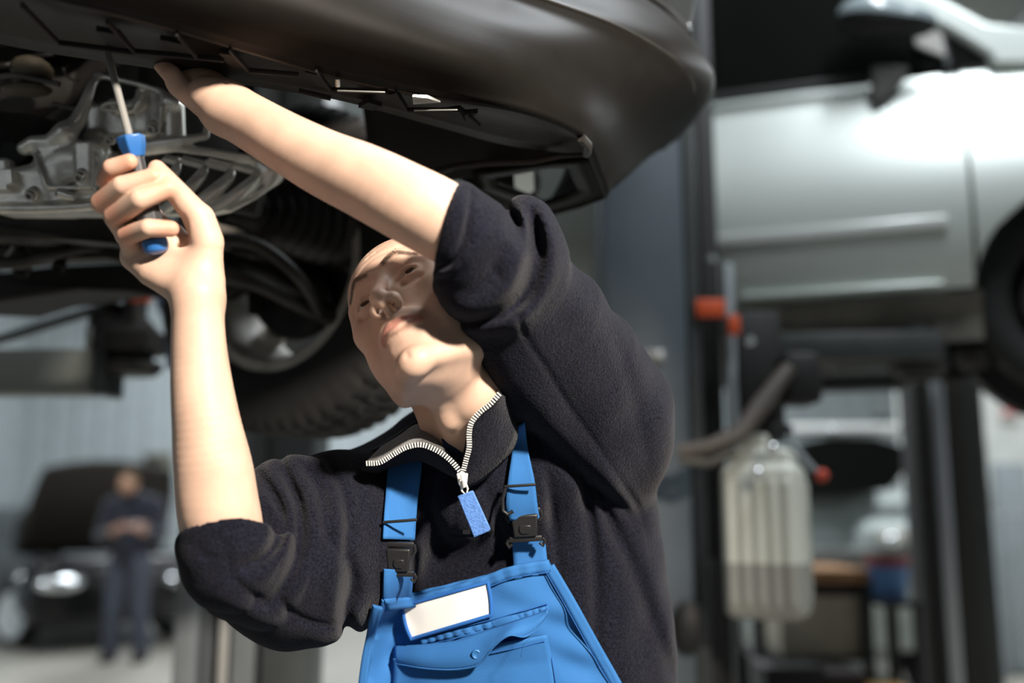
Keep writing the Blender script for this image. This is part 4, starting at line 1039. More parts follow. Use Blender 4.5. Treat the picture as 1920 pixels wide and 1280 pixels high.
for (u, v) in ((-.78, .78), (.78, .78), (-.78, 3.3), (.78, 3.3)):
    c = Vector(bcp(u, v, .315)); a = Vector(RC @ rotz(.42 if v < 1 else 0.) @ np.array([np.sign(u), 0, 0]))
    tyre('tyre', c, a, .315, .2, .225, M_BLACK, bc, 80, 30)
    b = MB(); b.lathe(c, a, [(.02, .235), (.085, .228), (.09, .20), (.065, .18), (.05, .07), (.075, .06), (.075, .001)], 40); rm = b.build('wheel_rim', M_ALLOY, bc)
    for k in range(5):
        t = 2 * math.pi * k / 5; d = Vector((0, 0, 1)) * math.cos(t) + a.cross(Vector((0, 0, 1))) * math.sin(t)
        b = MB(); b.bar(c + a * .085 + d * .05, c + a * .09 + d * .20, .045, .02, a, .004); b.build('spoke', M_ALLOY, rm)
b = MB(); b.sphere(bcp(-.98, 1.62, 1.00), (.10, .07, .075), None, 16); b.build('door_mirror', M_CAB, bc)
b = MB(); b.grid([[Vector(bcp(u, 1.42 + .55 * t, .96 + .40 * t)) for t in (0, .5, 1)] for u in (-.66, 0, .66)]); b.build('windscreen', mat('screen_glass', (.20, .23, .25), rough=.15), bc, solid=.01)
for (z, y) in ((.74, -.02), (.70, .06)):
    b = MB(); b.sphere(bcp(-.90, .10 + y, z), (.03, .05, .03), None, 12); b.build('side_lamp', M_CHROME, bc)

# second mechanic
M_J2 = mat('navy_jacket', (0.010, 0.012, 0.024), rough=.9, sheen=.2); M_T2 = mat('grey_blue_trousers', (0.050, 0.058, 0.080), rough=.9)
fx, fy = PY(236, 1188, YC - .80)[0], YC - .80
def b2(x, y, z): return np.array([fx + x, fy + y, z])
sk = Sculpt()
sk.ell(b2(-.03, -.10, 1.605), (.075, .09, .11), rotx(-.3), .01); sk.ell(b2(-.03, -.15, 1.56), (.055, .05, .06), None, .03)
sk.ell(b2(-.03, -.205, 1.59), (.012, .018, .018), None, .01)
for s_ in (-1, 1): sk.ell(b2(-.03 + s_ * .077, -.08, 1.60), (.012, .02, .03), None, .006)
sk.tube([b2(-.02, -.05, 1.55), b2(0, 0, 1.40)], [.055, .06], .02)
sk.cap(b2(0, .02, 1.32), b2(0, .02, 1.0), .08, .08, .03)
for s_ in (-1, 1):
    hx = s_ * .20
    sk.tube([b2(hx, 0, 1.36), b2(hx * 1.25, -.04, 1.12), b2(hx * .75 + .06, -.26, 1.16), b2(hx * .4 + .10, -.36, 1.20)], [.05, .045, .038, .032], .02)
    hc = b2(hx * .4 + .10, -.38, 1.20); sk.ell(hc, (.035, .05, .022), None, .01)
    for k in range(4): sk.tube([hc + [(-.024 + .016 * k), -.04, 0], hc + [(-.024 + .016 * k), -.075, .004], hc + [(-.022 + .016 * k), -.09, -.02]], [.009, .008, .007], .004)
    sk.tube([hc + [-s_ * .03, -.01, .01], hc + [-s_ * .045, -.05, .025]], [.011, .008], .004)
    sk.tube([b2(s_ * .10, 0, .92), b2(s_ * .11, -.02, .50), b2(s_ * .12, .02, .10)], [.08, .055, .04], .03)
v, q = sk.mesh(.008, 1)
p2_ = link('person', mesh_np('person', v, q), mat('skin_far', (.40, .22, .14), rough=.55))
tag(p2_, 'mechanic in a dark jacket standing at the black car with the open bonnet, hands raised', 'person')
jk = Sculpt()
jk.cap(b2(0, .01, 1.36), b2(0, .01, .90), .175, .185, .03, flat=.68, flat_axis=np.array([0, 1., 0]))
jk.tube([b2(-.2, .01, 1.40), b2(0, .01, 1.44), b2(.2, .01, 1.40)], [.08, .09, .08], .04)
for s_ in (-1, 1):
    hx = s_ * .21; jk.tube([b2(hx, 0, 1.38), b2(hx * 1.28, -.03, 1.12), b2(hx * .8 + .06, -.24, 1.15)], [.078, .068, .056], .03)
jk.tube([b2(-.02, -.03, 1.50), b2(-.01, -.02, 1.46)], [.075, .09], .02)
v, q = jk.mesh(.010, 1); link('jacket', mesh_np('jacket', v, q), M_J2, p2_)
tr = Sculpt()
tr.cap(b2(0, .01, .98), b2(0, .01, .90), .165, .17, .03, flat=.72, flat_axis=np.array([0, 1., 0]))
for s_ in (-1, 1): tr.tube([b2(s_ * .09, .0, .90), b2(s_ * .115, -.03, .50), b2(s_ * .14, .02, .07)], [.105, .085, .075], .03)
v, q = tr.mesh(.010, 1); link('trousers', mesh_np('trousers', v, q), M_T2, p2_)
for s_ in (-1, 1):
    b = MB(); b.sphere(b2(s_ * .145, -.05, .05), (.05, .14, .05), None, 16); b.build('boot', M_BLACK, p2_)
hh = Sculpt(); hh.ell(b2(-.03, -.085, 1.63), (.081, .096, .098), None, .01); hh.ell(b2(-.03, -.18, 1.56), (.09, .09, .10), None, .01, 's'); hh.box(b2(-.03, -.1, 1.48), (.2, .2, .09), None, .01, .01, 's')
v, q = hh.mesh(.007, 1); link('cropped_hair', mesh_np('cropped_hair', v, q), mat('brown_hair', (.10, .06, .03), rough=.8), p2_)
tb_ = empty('clipboard', b2(.10, -.47, 1.22)); tag(tb_, 'brown clipboard held by the mechanic at the black car', 'clipboard')
b = MB(); b.box(b2(.16, -.45, 1.215), (.24, .16, .012), Matrix.Rotation(.35, 3, 'X'), .004); b.build('board', mat('brown_board', (.20, .10, .07), rough=.6), tb_)
b = MB(); b.box(b2(.16, -.40, 1.245), (.09, .03, .014), Matrix.Rotation(.35, 3, 'X'), .004); b.build('clip', M_CHROME, tb_)
# wall fan bracket lamp on the back wall
wl = empty('wall_heater', PY(295, 880, 13.9)); tag(wl, 'small dark heater unit fixed high on the back wall', 'heater')
b = MB(); b.box(PY(296, 880, 13.95), (.34, .30, .44), None, .03); b.build('casing', mat('heater_olive', (.16, .15, .11), rough=.5), wl)
b = MB()
for k in range(6): b.box(np.array(PY(296, 880, 13.95)) + [0, -.16, -.15 + k * .06], (.28, .02, .025), None, .003)
b.build('grille', M_BLACK, wl)
# ------------------------------------------------------------------ the mechanic
M_SKIN = mat('skin', (0.64, 0.43, 0.325), rough=0.5, noise=0.15, nscale=30, bump=0.16, bscale=420, bdist=0.0007, sss=0.10, spec=0.35)
M_FLEECE = mat('fleece', (0.0118, 0.0125, 0.0215), rough=0.95, bump=0.75, bscale=380, bdist=0.0025, sheen=0.07, spec=0.05, noise=0.72, nscale=420)
M_LINING = mat('fleece_lining', (0.035, 0.034, 0.036), rough=0.95, bump=0.6, bscale=400, bdist=0.003, sheen=0.4, spec=0.1)
M_TSHIRT = mat('navy_cotton', (0.010, 0.016, 0.045), rough=0.9, sheen=0.2, spec=0.1)
M_BLUE = mat('blue_twill', (0.030, 0.135, 0.36), rough=0.85, noise=0.10, nscale=14, bump=0.25, bscale=700, bdist=0.001, spec=0.2)
M_BLUE_EDGE = mat('blue_stitching', (0.022, 0.11, 0.36), rough=0.85, spec=0.2)
M_TAB = mat('light_blue_rubber', (0.10, 0.24, 0.62), rough=0.8, bump=0.8, bscale=500, bdist=0.0012, noise=0.3, nscale=300)
M_BUCKLE = mat('black_buckle_plastic', (0.012, 0.012, 0.013), rough=0.35)
M_ZIP = mat('zip_metal', (0.85, 0.85, 0.82), rough=0.3, metal=0.35)
M_PATCH = mat('white_patch', (0.80, 0.78, 0.74), rough=0.8, bump=0.15, bscale=500, bdist=0.0005)
M_RED = mat('red_plastic', (0.55, 0.03, 0.03), rough=0.5)
M_EYE = mat('eye_white', (0.62, 0.55, 0.50), rough=0.15)
M_IRIS = mat('iris', (0.045, 0.03, 0.02), rough=0.1)
M_HAIR = mat('cropped_hair', (0.045, 0.03, 0.02), rough=0.8, noise=0.5, nscale=300, bump=0.8, bscale=500, bdist=0.002)
M_BOOT = mat('black_boot_leather', (0.02, 0.02, 0.02), rough=0.5)

HR = np.array([[0.8051, -0.5018, -0.3163], [0.5714, 0.5128, 0.6408], [-0.1593, -0.6966, 0.6995]])
HT = np.array([-0.0958, 0.0159, 1.1381])
def H(*p): return HT + HR @ (np.array(p, float) / 1000.0)
def T4(rows):                            # (px, py, depth, radius in px) -> points, radii
    r = np.array(rows, float)
    return np.array([PC(*q[:3]) for q in r]), r[:, 3] * r[:, 2] / FPX

def body_sculpt():
    S = Sculpt(); mm = 0.001
    def he(c, r, k=8, op='u', R=None): S.ell(H(*c), np.array(r) * mm, HR if R is None else HR @ R, k * mm, op)
    def ht(pts, r, k=6, op='u', n=0): S.tube([H(*p) for p in pts], np.array(r) * mm, k * mm, op, n)
    # skull and face masses
    he((0, -14, 38), (74, 95, 80))
    he((0, 38, 40), (63, 50, 55), 20)
    he((0, 42, -22), (54, 44, 66), 20)
    he((0, 50, -80), (38, 38, 42), 18)
    for s in (-1, 1):
        ht([(s * 58, 2, -56), (s * 51, 14, -86), (s * 30, 52, -108), (s * 9, 76, -118)], [10, 10, 9, 10], 16)
        he((s * 44, 60, -22), (17, 16, 13), 16); he((s * 46, 55, -14), (14, 16, 18), 16); he((s * 49, 56, 6), (11, 18, 18), 12); he((s * 50, 20, -58), (14, 26, 22), 16); he((s * 43, 46, -56), (16, 25, 32), 18)
        ht([(s * 8, 83, 17), (s * 28, 82, 23), (s * 46, 66, 18)], [8, 8.5, 8], 12)
    he((0, 22, -86), (47, 50, 27), 18)
    he((-2, 78, -120), (16, 14, 14), 10)
    he((0, 84, -66), (26, 12, 14), 12)
    # eye sockets, lids
    for s in (-1, 1):
        he((s * 31, 94, -1), (19, 15, 12), 10, 's')
        he((s * 31, 69.5, 0), (16.5, 14.6, 14.6), 4)
        ht([(s * 15, 79, -1), (s * 22, 83.2, 4.6), (s * 31, 84.6, 6.2), (s * 40, 80, 4.5), (s * 45, 74, 0)], [1.5, 1.9, 2.1, 2.0, 1.5], 2)
        ht([(s * 16, 79, -2), (s * 23, 82.5, -5), (s * 31, 83.2, -6.2), (s * 40, 79, -4.5), (s * 45, 74, -1)], [1.2, 1.6, 1.8, 1.6, 1.3], 2)
        he((s * 30.5, 85, 0), (13.6, 8, 5.3), 1.0, 's')
        ht([(s * 20, 84, -13), (s * 30, 84, -16), (s * 40, 78, -13)], [2, 2.2, 2], 5, 's', 8)
        ht([(s * 10, 93, 25), (s * 26, 92, 29), (s * 46, 76, 23)], [2.4, 3.2, 1.8], 4, 'u', 10)      # brow swell
    # nose
    ht([(0, 86, 12), (0, 95, -8), (0, 106, -28), (0, 111, -40)], [6.5, 6.5, 7, 8], 9, 'u', 8)
    he((0, 110, -42), (9, 8.5, 8.5), 6)
    for s in (-1, 1):
        he((s * 11.5, 99, -46), (7.5, 11, 8.5), 5)
        ht([(s * 7.8, 106, -55), (s * 8.6, 100, -49), (s * 7, 96, -42)], [2.5, 3.2, 2.2], 1.6, 's')
        ht([(s * 20, 94, -44), (s * 27, 92, -58), (s * 33, 84, -74), (s * 33, 80, -84)], [1.6, 2.4, 2.2, 1.2], 6, 's', 10)
    ht([(0, 109, -51), (0, 97, -57)], [4.4, 4.4], 3)
    ht([(0, 104, -57), (0, 102, -66)], [2.2, 2.6], 4, 's')
    # lips
    ht([(-26, 82, -76), (-12, 93, -71.5), (-4, 96, -70.5), (0, 95.6, -71), (4, 96, -70.5), (12, 93, -71.5), (26, 82, -76)], [1.0, 2.4, 2.8, 2.6, 2.8, 2.4, 1.0], 3, 'u', 16)
    ht([(-24, 82, -77), (-10, 92.5, -79), (0, 94.5, -80), (10, 92.5, -79), (24, 82, -77)], [1.0, 2.8, 3.4, 2.8, 1.0], 4, 'u', 14)
    ht([(-31, 82, -80), (-25, 87, -76.5), (-12, 96.3, -75.2), (0, 98.8, -75.2), (12, 96.3, -75.2), (25, 87, -76.5), (31, 82, -80)], [1.2, 1.3, 1.2, 1.2, 1.2, 1.3, 1.2], 2.2, 's', 16)
    ht([(-15, 90, -93.5), (0, 93, -95.5), (15, 90, -93.5)], [1.6, 1.8, 1.6], 9, 's')
    ht([(0, 94.5, -114), (0, 93, -122)], [0.3, 0.4], 6, 's')
    for s in (-1, 1):
        ht([(s * 29, 84, -80), (s * 30, 80, -92), (s * 27, 78, -104)], [1.2, 1.8, 1.0], 7, 's', 8)
    for zc in (46, 56, 66):
        ht([(-40, 78 - (zc - 46) * 0.35, zc - 3), (0, 90.5 - (zc - 46) * 0.42, zc), (40, 78 - (zc - 46) * 0.35, zc - 3)], [0.2, 0.4, 0.2], 4, 's', 10)
    # ears
    for s in (-1, 1):
        Re = rotz(s * -0.25)
        he((s * 71, -10, -12), (5.0, 16, 29), 5, 'u', Re)
        he((s * 77, -7, -8), (5, 8, 15), 3, 's', Re)
        he((s * 68, -4, -38), (4.5, 8, 9), 4, 'u', Re)
    # neck
    nb = PC(880, 858, 1.205)
    S.tube([H(0, -30, -30), H(0, -46, -74), nb], [0.052, 0.043, 0.047], 0.014)
    S.tube([H(-52, -24, -50), PC(822, 842, 1.165), PC(858, 868, 1.165)], [0.010, 0.009, 0.009], 0.02)
    S.tube([H(54, -24, -48), PC(925, 770, 1.13), PC(880, 868, 1.160)], [0.011, 0.010, 0.009], 0.02)
    S.tube([PC(800, 722, 1.075), PC(840, 780, 1.104), PC(860, 835, 1.145)], [0.010, 0.0125, 0.008], 0.014)
    S.ell(PC(840, 781, 1.098), (0.010, 0.013, 0.009), None, 0.010)
    # trunk under the clothes
    S.cap(PC(960, 960, 1.30), PC(975, 1300, 1.30), 0.15, 0.15, 0.03, flat=0.6, flat_axis=np.array([0, 0, 1.0]))
    p, r = T4([(690, 950, 1.28, 70), (865, 860, 1.25, 75), (1100, 770, 1.25, 75)]); S.tube(p, r, 0.04)
    # raised arm (his left)
    p, r = T4([(1100, 770, 1.25, 80), (1015, 610, 1.13, 64), (940, 490, 1.045, 58), (900, 460, 1.000, 66), (830, 415, 0.985, 75), (752, 374, 0.985, 73),
               (680, 338, 1.00, 69), (610, 307, 1.02, 63), (530, 264, 1.045, 56), (465, 226, 1.07, 52), (425, 203, 1.08, 51)])
    S.tube(p, r, 0.012, 'u', 56)
    # his left hand, reaching up behind the bumper lip
    p, r = T4([(430, 206, 1.09, 46), (395, 180, 1.10, 45), (352, 148, 1.12, 42)]); S.tube(p, r, 0.014)
    S.ell(PC(394, 182, 1.073), (0.026, 0.019, 0.014), rotz(-0.55), 0.008)
    S.tube([PC(424, 158, 1.064), PC(432, 186, 1.056), PC(424, 214, 1.060)], [0.0012, 0.0018, 0.0012], 0.004, 's', 8)
    S.tube([PC(436, 165, 1.066), PC(447, 190, 1.056)], [0.0008, 0.0008], 0.004, 's')
    for i, (a, b, c, d_) in enumerate((((375, 190, 1.09), (343, 168, 1.08), (322, 140, 1.08), (300, 118, 1.085)),
                                     ((350, 140, 1.105), (312, 110, 1.11), (285, 82, 1.105), (262, 70, 1.10)),
                                     ((355, 135, 1.125), (318, 100, 1.13), (290, 68, 1.125), (265, 55, 1.12)),
                                     ((362, 130, 1.145), (328, 95, 1.15), (303, 66, 1.145), (280, 55, 1.14)),
                                     ((370, 130, 1.16), (342, 100, 1.165), (322, 78, 1.16), (304, 66, 1.155)))):
        r = 0.0105 if i == 0 else (0.0092, 0.0096, 0.009, 0.008)[i - 1]
        S.tube([PC(*a), PC(*b), PC(*c), PC(*d_)], [r * 1.25, r * 1.05, r, r * 0.85], 0.005)
    # lowered arm (his right), forearm upright
    p, r = T4([(690, 960, 1.27, 80), (560, 1020, 1.15, 72), (440, 1050, 1.035, 70), (412, 965, 1.015, 75), (400, 880, 1.012, 72), (388, 800, 1.01, 63),
               (378, 720, 1.012, 56), (372, 640, 1.015, 50), (371, 590, 1.018, 48), (371, 555, 1.02, 48)])
    S.tube(p, r, 0.010, 'u', 56)
    # his right hand round the screwdriver
    def tb(rows, k, op='u', n=0):
        p, r = T4(rows); S.tube(p, r, k, op, n)
    tb([(371, 560, 1.022, 46), (366, 515, 1.034, 42), (318, 450, 1.046, 34)], 0.010)
    for m_ in ((248, 362), (238, 398), (240, 440), (255, 482)):
        tb([(352, 520, 1.04, 36), (*m_, 1.046, 23)], 0.010)
    tb([(378, 515, 1.030, 40), (388, 460, 1.026, 30), (374, 412, 1.024, 28)], 0.012)
    tb([(345, 535, 1.028, 36), (285, 508, 1.032, 29), (252, 482, 1.040, 22)], 0.012)
    tb([(248, 362, 1.046, 21), (200, 338, 1.014, 19), (210, 315, 0.998, 17.5), (243, 303, 0.994, 15)], 0.003)
    tb([(238, 398, 1.046, 22), (190, 380, 1.012, 20), (228, 348, 0.992, 18.5), (288, 331, 0.996, 16)], 0.003)
    tb([(240, 440, 1.046, 22), (216, 406, 1.012, 21), (262, 374, 0.988, 20), (314, 354, 0.997, 17.5)], 0.003)
    tb([(255, 482, 1.044, 20), (238, 442, 1.012, 19), (278, 427, 0.992, 17.5), (320, 429, 0.999, 15.5)], 0.003)
    tb([(388, 450, 1.026, 29), (372, 408, 1.022, 27), (330, 358, 1.006, 21), (312, 336, 1.004, 18), (294, 316, 1.003, 16)], 0.005)
    # creases at the finger joints and in the palm
    for a, b, c in (((236, 334, .979), (243, 346, .974), (244, 360, .976)), ((270, 356, .975), (278, 368, .971), (280, 384, .974)), ((283, 412, .980), (290, 424, .977), (288, 436, .980)),
                    ((352, 398, 1.0), (345, 392, .998), (338, 405, 1.005))):
        S.tube([PC(*a), PC(*b), PC(*c)], [0.0005, 0.0008, 0.0005], 0.003, 's')
    S.tube([PC(268, 486, 1.02), PC(300, 484, 1.024), PC(350, 488, 1.022)], [0.001, 0.0016, 0.001], 0.006, 's', 8)
    S.tube([PC(330, 470, 1.03), PC(352, 440, 1.02), PC(340, 410, 1.01)], [0.002, 0.003, 0.002], 0.008, 's', 8)
    return S

V, Q = body_sculpt().mesh(0.0016, relax=1, slack=0.008)
me = mesh_np('person', W(V), Q)
# lip, brow and stubble colouring lives on the skin itself
hl = ((V - HT) @ HR) * 1000.0
def segd(p, pts):
    out = np.full(len(p), 1e9)
    for a, b in zip(pts[:-1], pts[1:]):
        a = np.array(a, float); b = np.array(b, float); ab = b - a
        h = np.clip(((p - a) @ ab) / (ab @ ab), 0, 1); out = np.minimum(out, np.linalg.norm(p - a - h[:, None] * ab, axis=1))
    return out
lip = np.minimum(segd(hl, [(-25, 84, -76), (-10, 95, -72.5), (0, 97, -72.5), (10, 95, -72.5), (25, 84, -76)]), segd(hl, [(-22, 84, -77), (0, 97, -78.5), (22, 84, -77)]))
attr(me, 'lip', np.clip(1.7 - lip / 2.9, 0, 1))
brow = np.minimum(*[segd(hl, [(s * 12, 96, 22), (s * 28, 95, 27), (s * 46, 79, 20)]) for s in (-1, 1)])
attr(me, 'brow', np.clip(1.5 - brow / 3.0, 0, 1))
jaw = np.clip(1 - np.abs(hl[:, 2] + 92) / 40, 0, 1) * (np.abs(hl[:, 0]) < 75) * np.clip((hl[:, 1] + 10) / 30, 0, 1) * (np.linalg.norm(hl, axis=1) < 160)
attr(me, 'stubble', jaw)
kn = np.min([np.linalg.norm(V - PC(*c), axis=1) for c in ((200, 330, 1.0), (186, 376, 1.0), (212, 404, 1.0), (234, 440, 1.0), (243, 300, .985), (290, 330, .985), (316, 352, .985), (322, 428, .99), (300, 320, .99))], 0)
attr(me, 'flush', np.clip(1 - kn / 0.022, 0, 1))
person = link('person', me, M_SKIN)
tag(person, 'mechanic in navy fleece and blue bib overalls reaching up under the raised black car', 'person')
def skin_colours(m):
    nt = m.node_tree; b = nt.nodes['Principled BSDF']; src = b.inputs['Base Color'].links[0].from_socket
    def mix(sock, name, col, fac, noise=None):
        a = nt.nodes.new('ShaderNodeAttribute'); a.attribute_name = name
        f = nt.nodes.new('ShaderNodeMath'); f.operation = 'MULTIPLY'; f.inputs[1].default_value = fac
        nt.links.new(a.outputs['Fac'], f.inputs[0]); fo = f.outputs[0]
        if noise:
            tc = nt.nodes.new('ShaderNodeTexCoord'); n = nt.nodes.new('ShaderNodeTexNoise'); n.inputs['Scale'].default_value = noise
            nt.links.new(tc.outputs['Object'], n.inputs['Vector'])
            g = nt.nodes.new('ShaderNodeMath'); g.operation = 'MULTIPLY'; nt.links.new(n.outputs[0], g.inputs[0]); nt.links.new(fo, g.inputs[1])
            fo = g.outputs[0]
        x = nt.nodes.new('ShaderNodeMix'); x.data_type = 'RGBA'
        nt.links.new(fo, x.inputs[0]); nt.links.new(sock, x.inputs[6]); x.inputs[7].default_value = (*col, 1)
        return x.outputs[2]
    s = mix(src, 'stubble', (0.30, 0.20, 0.16), 0.55, 600)
    s = mix(s, 'lip', (0.42, 0.15, 0.12), 0.75)
    s = mix(s, 'brow', (0.055, 0.03, 0.018), 1.9, 900)
    s = mix(s, 'flush', (0.60, 0.22, 0.13), 0.65)
    nt.links.new(s, b.inputs['Base Color'])
skin_colours(M_SKIN)

# eyes, looking up at the work
for s in (-1, 1):
    e = MB(); c = H(s * 31, 69.8, 0); e.sphere(W(c), 0.0118, n=24)
    eo = e.build('eyeball', M_EYE, person)
    look = HR @ np.array([0.10, 0.93, 0.28]); look /= np.linalg.norm(look)
    i = MB(); wc = Vector(W(c + look * 0.0106)); wd = Vector(W(c + look) - W(c))
    i.lathe(wc, wd, [(0, 0.0058), (0.0010, 0.0054), (0.0016, 0.003), (0.0017, 0.0005)], 20)
    i.build('iris', M_IRIS, eo)

# cropped hair over the crown
hs = Sculpt()
hs.ell(H(0, -18, 40), (0.0775, 0.0965, 0.081), HR, 0.005)
hs.ell(H(0, 60, -8), (0.110, 0.105, 0.078), HR @ rotx(0.35), 0.004, 's')
hs.ell(H(0, 0, -85), (0.12, 0.14, 0.075), HR, 0.004, 's')
hv, hq = hs.mesh(0.0025)
hair = link('cropped_hair', mesh_np('cropped_hair', W(hv), hq), M_HAIR, person)

# ---- fleece jumper
def fleece_sculpt():
    S = Sculpt(); zf = np.array([0, 0, 1.0])
    S.cap(PC(975, 930, 1.31), PC(985, 1330, 1.31), 0.178, 0.206, 0.03, flat=0.62, flat_axis=zf)
    def tb(rows, k, op='u', n=0):
        p, r = T4(rows); S.tube(p, r, k, op, n)
    tb([(690, 960, 1.28, 118), (790, 905, 1.265, 100), (880, 880, 1.25, 86)], 0.05)
    tb([(1105, 800, 1.27, 140), (990, 850, 1.25, 110), (890, 885, 1.25, 86)], 0.05)
    tb([(795, 915, 1.225, 75), (868, 922, 1.205, 84), (945, 912, 1.215, 80)], 0.04)
    # sleeve of the raised arm
    tb([(1115, 790, 1.26, 150), (1065, 690, 1.20, 140), (1010, 605, 1.135, 127), (965, 535, 1.075, 112), (915, 478, 1.015, 96), (870, 446, 0.995, 92), (846, 428, 0.990, 89)], 0.03)
    tb([(905, 575, 1.045, 46), (932, 625, 1.065, 50), (962, 682, 1.10, 50), (1000, 745, 1.15, 50)], 0.03)
    S.ell(PC(893, 545, 1.020), (0.046, 0.030, 0.045), rotz(-0.5), 0.03)
    S.ell(PC(1000, 440, 1.06), (0.030, 0.045, 0.035), rotz(0.5), 0.02)
    # sleeve of the lowered arm
    tb([(700, 985, 1.28, 140), (610, 1030, 1.19, 165), (545, 1050, 1.12, 148), (478, 1060, 1.06, 112), (440, 1052, 1.03, 96), (418, 1010, 1.018, 88), (410, 975, 1.015, 84)], 0.03)
    S.ell(PC(545, 958, 1.14), (0.062, 0.064, 0.045), None, 0.03)
    S.ell(PC(640, 960, 1.2), (0.062, 0.072, 0.05), None, 0.03)
    S.ell(PC(560, 1120, 1.12), (0.060, 0.045, 0.05), rotz(-0.2), 0.04)
    # folds: rows of (px, py, depth of the fold in mm: + crease, - roll; half width in px), tapering to the ends
    def fold(rows, dlo=0.9, dhi=1.42, n=18):
        q = catmull(np.array(rows, float), n).astype(np.float32); m = 3.2 * float(q[:, 3].max())
        c = np.array([PC(x, y, d) for x in (q[:, 0].min() - m, q[:, 0].max() + m) for y in (q[:, 1].min() - m, q[:, 1].max() + m) for d in (dlo, dhi)])
        def fn(p):
            u = 960 + FPX * p[..., 0] / p[..., 2]; v = 640 - FPX * p[..., 1] / p[..., 2]
            best = np.full(u.shape, 1e9, np.float32); amp = np.zeros_like(best)
            for a, b in zip(q[:-1], q[1:]):
                ab = b[:2] - a[:2]; h = np.clip(((u - a[0]) * ab[0] + (v - a[1]) * ab[1]) / max(float(ab @ ab), 1e-6), 0, 1)
                w_ = a[3] + (b[3] - a[3]) * h
                e = ((u - a[0] - h * ab[0]) ** 2 + (v - a[1] - h * ab[1]) ** 2) / (w_ * w_)
                am = (a[2] + (b[2] - a[2]) * h) * 0.001 * np.exp(-0.5 * e)
                m_ = e < best; best = np.where(m_, e, best); amp = np.where(m_, am, amp)
            return np.where((p[..., 2] > dlo) & (p[..., 2] < dhi), amp, 0)
        S.field(c.min(0), c.max(0), fn)
    # raised sleeve: cuff band, rolls, the deep fold at the elbow
    fold([(884, 362, 4, 4), (877, 420, 6.5, 4.5), (862, 468, 7, 4.5), (838, 499, 6.5, 4.5), (811, 505, 4, 4)])
    fold([(866, 354, -3, 13), (856, 420, -4.5, 13), (842, 462, -4.5, 12), (815, 488, -3, 10)])
    fold([(868, 485, 1, 5), (862, 505, 5, 5), (842, 519, 5, 5), (816, 524, 4, 5)])
    fold([(870, 470, -2, 8), (852, 506, -5, 8), (822, 512, -4, 8)])
    fold([(955, 392, 4, 9), (968, 422, 12, 11), (978, 450, 8, 11), (990, 475, 0, 10)])
    fold([(997, 400, 8, 8), (1004, 440, 17, 13), (1003, 490, 20, 15), (985, 548, 18, 14), (940, 586, 13, 11), (876, 604, 8, 7), (850, 600, 3, 6)])
    fold([(985, 395, -3, 8), (990, 430, -5, 10), (975, 500, -9, 18), (940, 550, -9, 18), (880, 580, -6, 16), (835, 570, -3, 10)])
    fold([(1015, 402, -5, 12), (1032, 450, -8, 14), (1030, 510, -6, 16), (1005, 570, -5, 18), (960, 620, -4, 16)])
    fold([(850, 545, 1, 8), (890, 545, 5, 14), (925, 510, 4, 14), (935, 480, 1, 12)])
    fold([(918, 494, .5, 4), (932, 514, 2, 5), (948, 534, .5, 4)])
    fold([(971, 591, 1.5, 4), (986, 633, 2.2, 4), (1027, 695, 2.2, 4), (1065, 760, 2.2, 4), (1128, 847, 2.4, 4), (1202, 965, 3, 5), (1214, 1010, 1, 5)])
    fold([(1130, 560, 0.5, 12), (1160, 650, 2, 10), (1187, 740, 2.5, 10), (1212, 850, 2, 10), (1225, 900, 0.5, 10)])
    fold([(1000, 620, -2, 26), (1060, 690, -3, 30), (1130, 790, -3, 30)])
    # armhole and the drapes below it
    fold([(990, 795, 4, 10), (1050, 858, 9, 12), (1095, 897, 14, 12), (1140, 930, 10, 9), (1190, 975, 4, 8)])
    fold([(1008, 760, -5, 26), (1070, 830, -8, 24), (1150, 910, -7, 20), (1210, 970, -2, 18)])
    fold([(1027, 886, 2, 6), (1038, 982, 8, 7), (1047, 1070, 6, 7), (1052, 1130, 1, 6)])
    fold([(1091, 892, 8, 7), (1106, 965, 14, 9), (1116, 1070, 12, 9), (1119, 1192, 7, 8), (1122, 1290, 3, 8)])
    fold([(1115, 912, 6, 7), (1145, 982, 13, 10), (1185, 1061, 11, 11), (1224, 1166, 8, 10), (1255, 1245, 5, 9), (1268, 1300, 3, 9)])
    fold([(1066, 890, -3, 16), (1078, 980, -7, 18), (1088, 1100, -6, 18), (1092, 1220, -3, 18)])
    fold([(1100, 905, -2, 8), (1128, 985, -5, 12), (1155, 1080, -6, 22), (1175, 1180, -5, 24), (1190, 1290, -3, 24)])
    fold([(1150, 930, -3, 12), (1195, 1010, -6, 18), (1230, 1110, -6, 18), (1258, 1220, -4, 14)])
    fold([(1010, 890, -3, 10), (1018, 960, -4, 10), (1030, 1040, -3, 10)])
    # chest between the straps
    fold([(815, 890, 3, 8), (805, 950, 5, 8), (825, 1000, 3, 8)])
    fold([(905, 905, 3, 8), (928, 960, 5, 8), (938, 1040, 5, 8), (930, 1090, 2, 8)])
    fold([(846, 1000, 1.5, 3), (890, 1003, 2.0, 3), (912, 1003, 1.5, 3)])
    fold([(846, 905, 1.5, 4), (852, 960, 1.5, 4), (848, 1000, 1.5, 3)])
    # lowered sleeve
    fold([(404, 999, 1, 3), (423, 1026, 2.5, 4), (433, 1074, 2.5, 4), (457, 1102, 3, 5), (499, 1130, 2, 5)])
    fold([(485, 889, 3, 6), (516, 933, 8, 8), (530, 975, 10, 8), (519, 1016, 10, 8), (492, 1047, 8, 7), (451, 1061, 3, 6)])
    fold([(480, 930, -1, 9), (505, 970, -4, 10), (492, 1015, -4, 12), (450, 1040, -2, 12)])
    fold([(526, 858, 4, 7), (541, 902, 9, 8), (560, 951, 12, 9), (560, 1009, 12, 10), (547, 1067, 12, 10), (502, 1128, 8, 9), (470, 1120, 2, 8)])
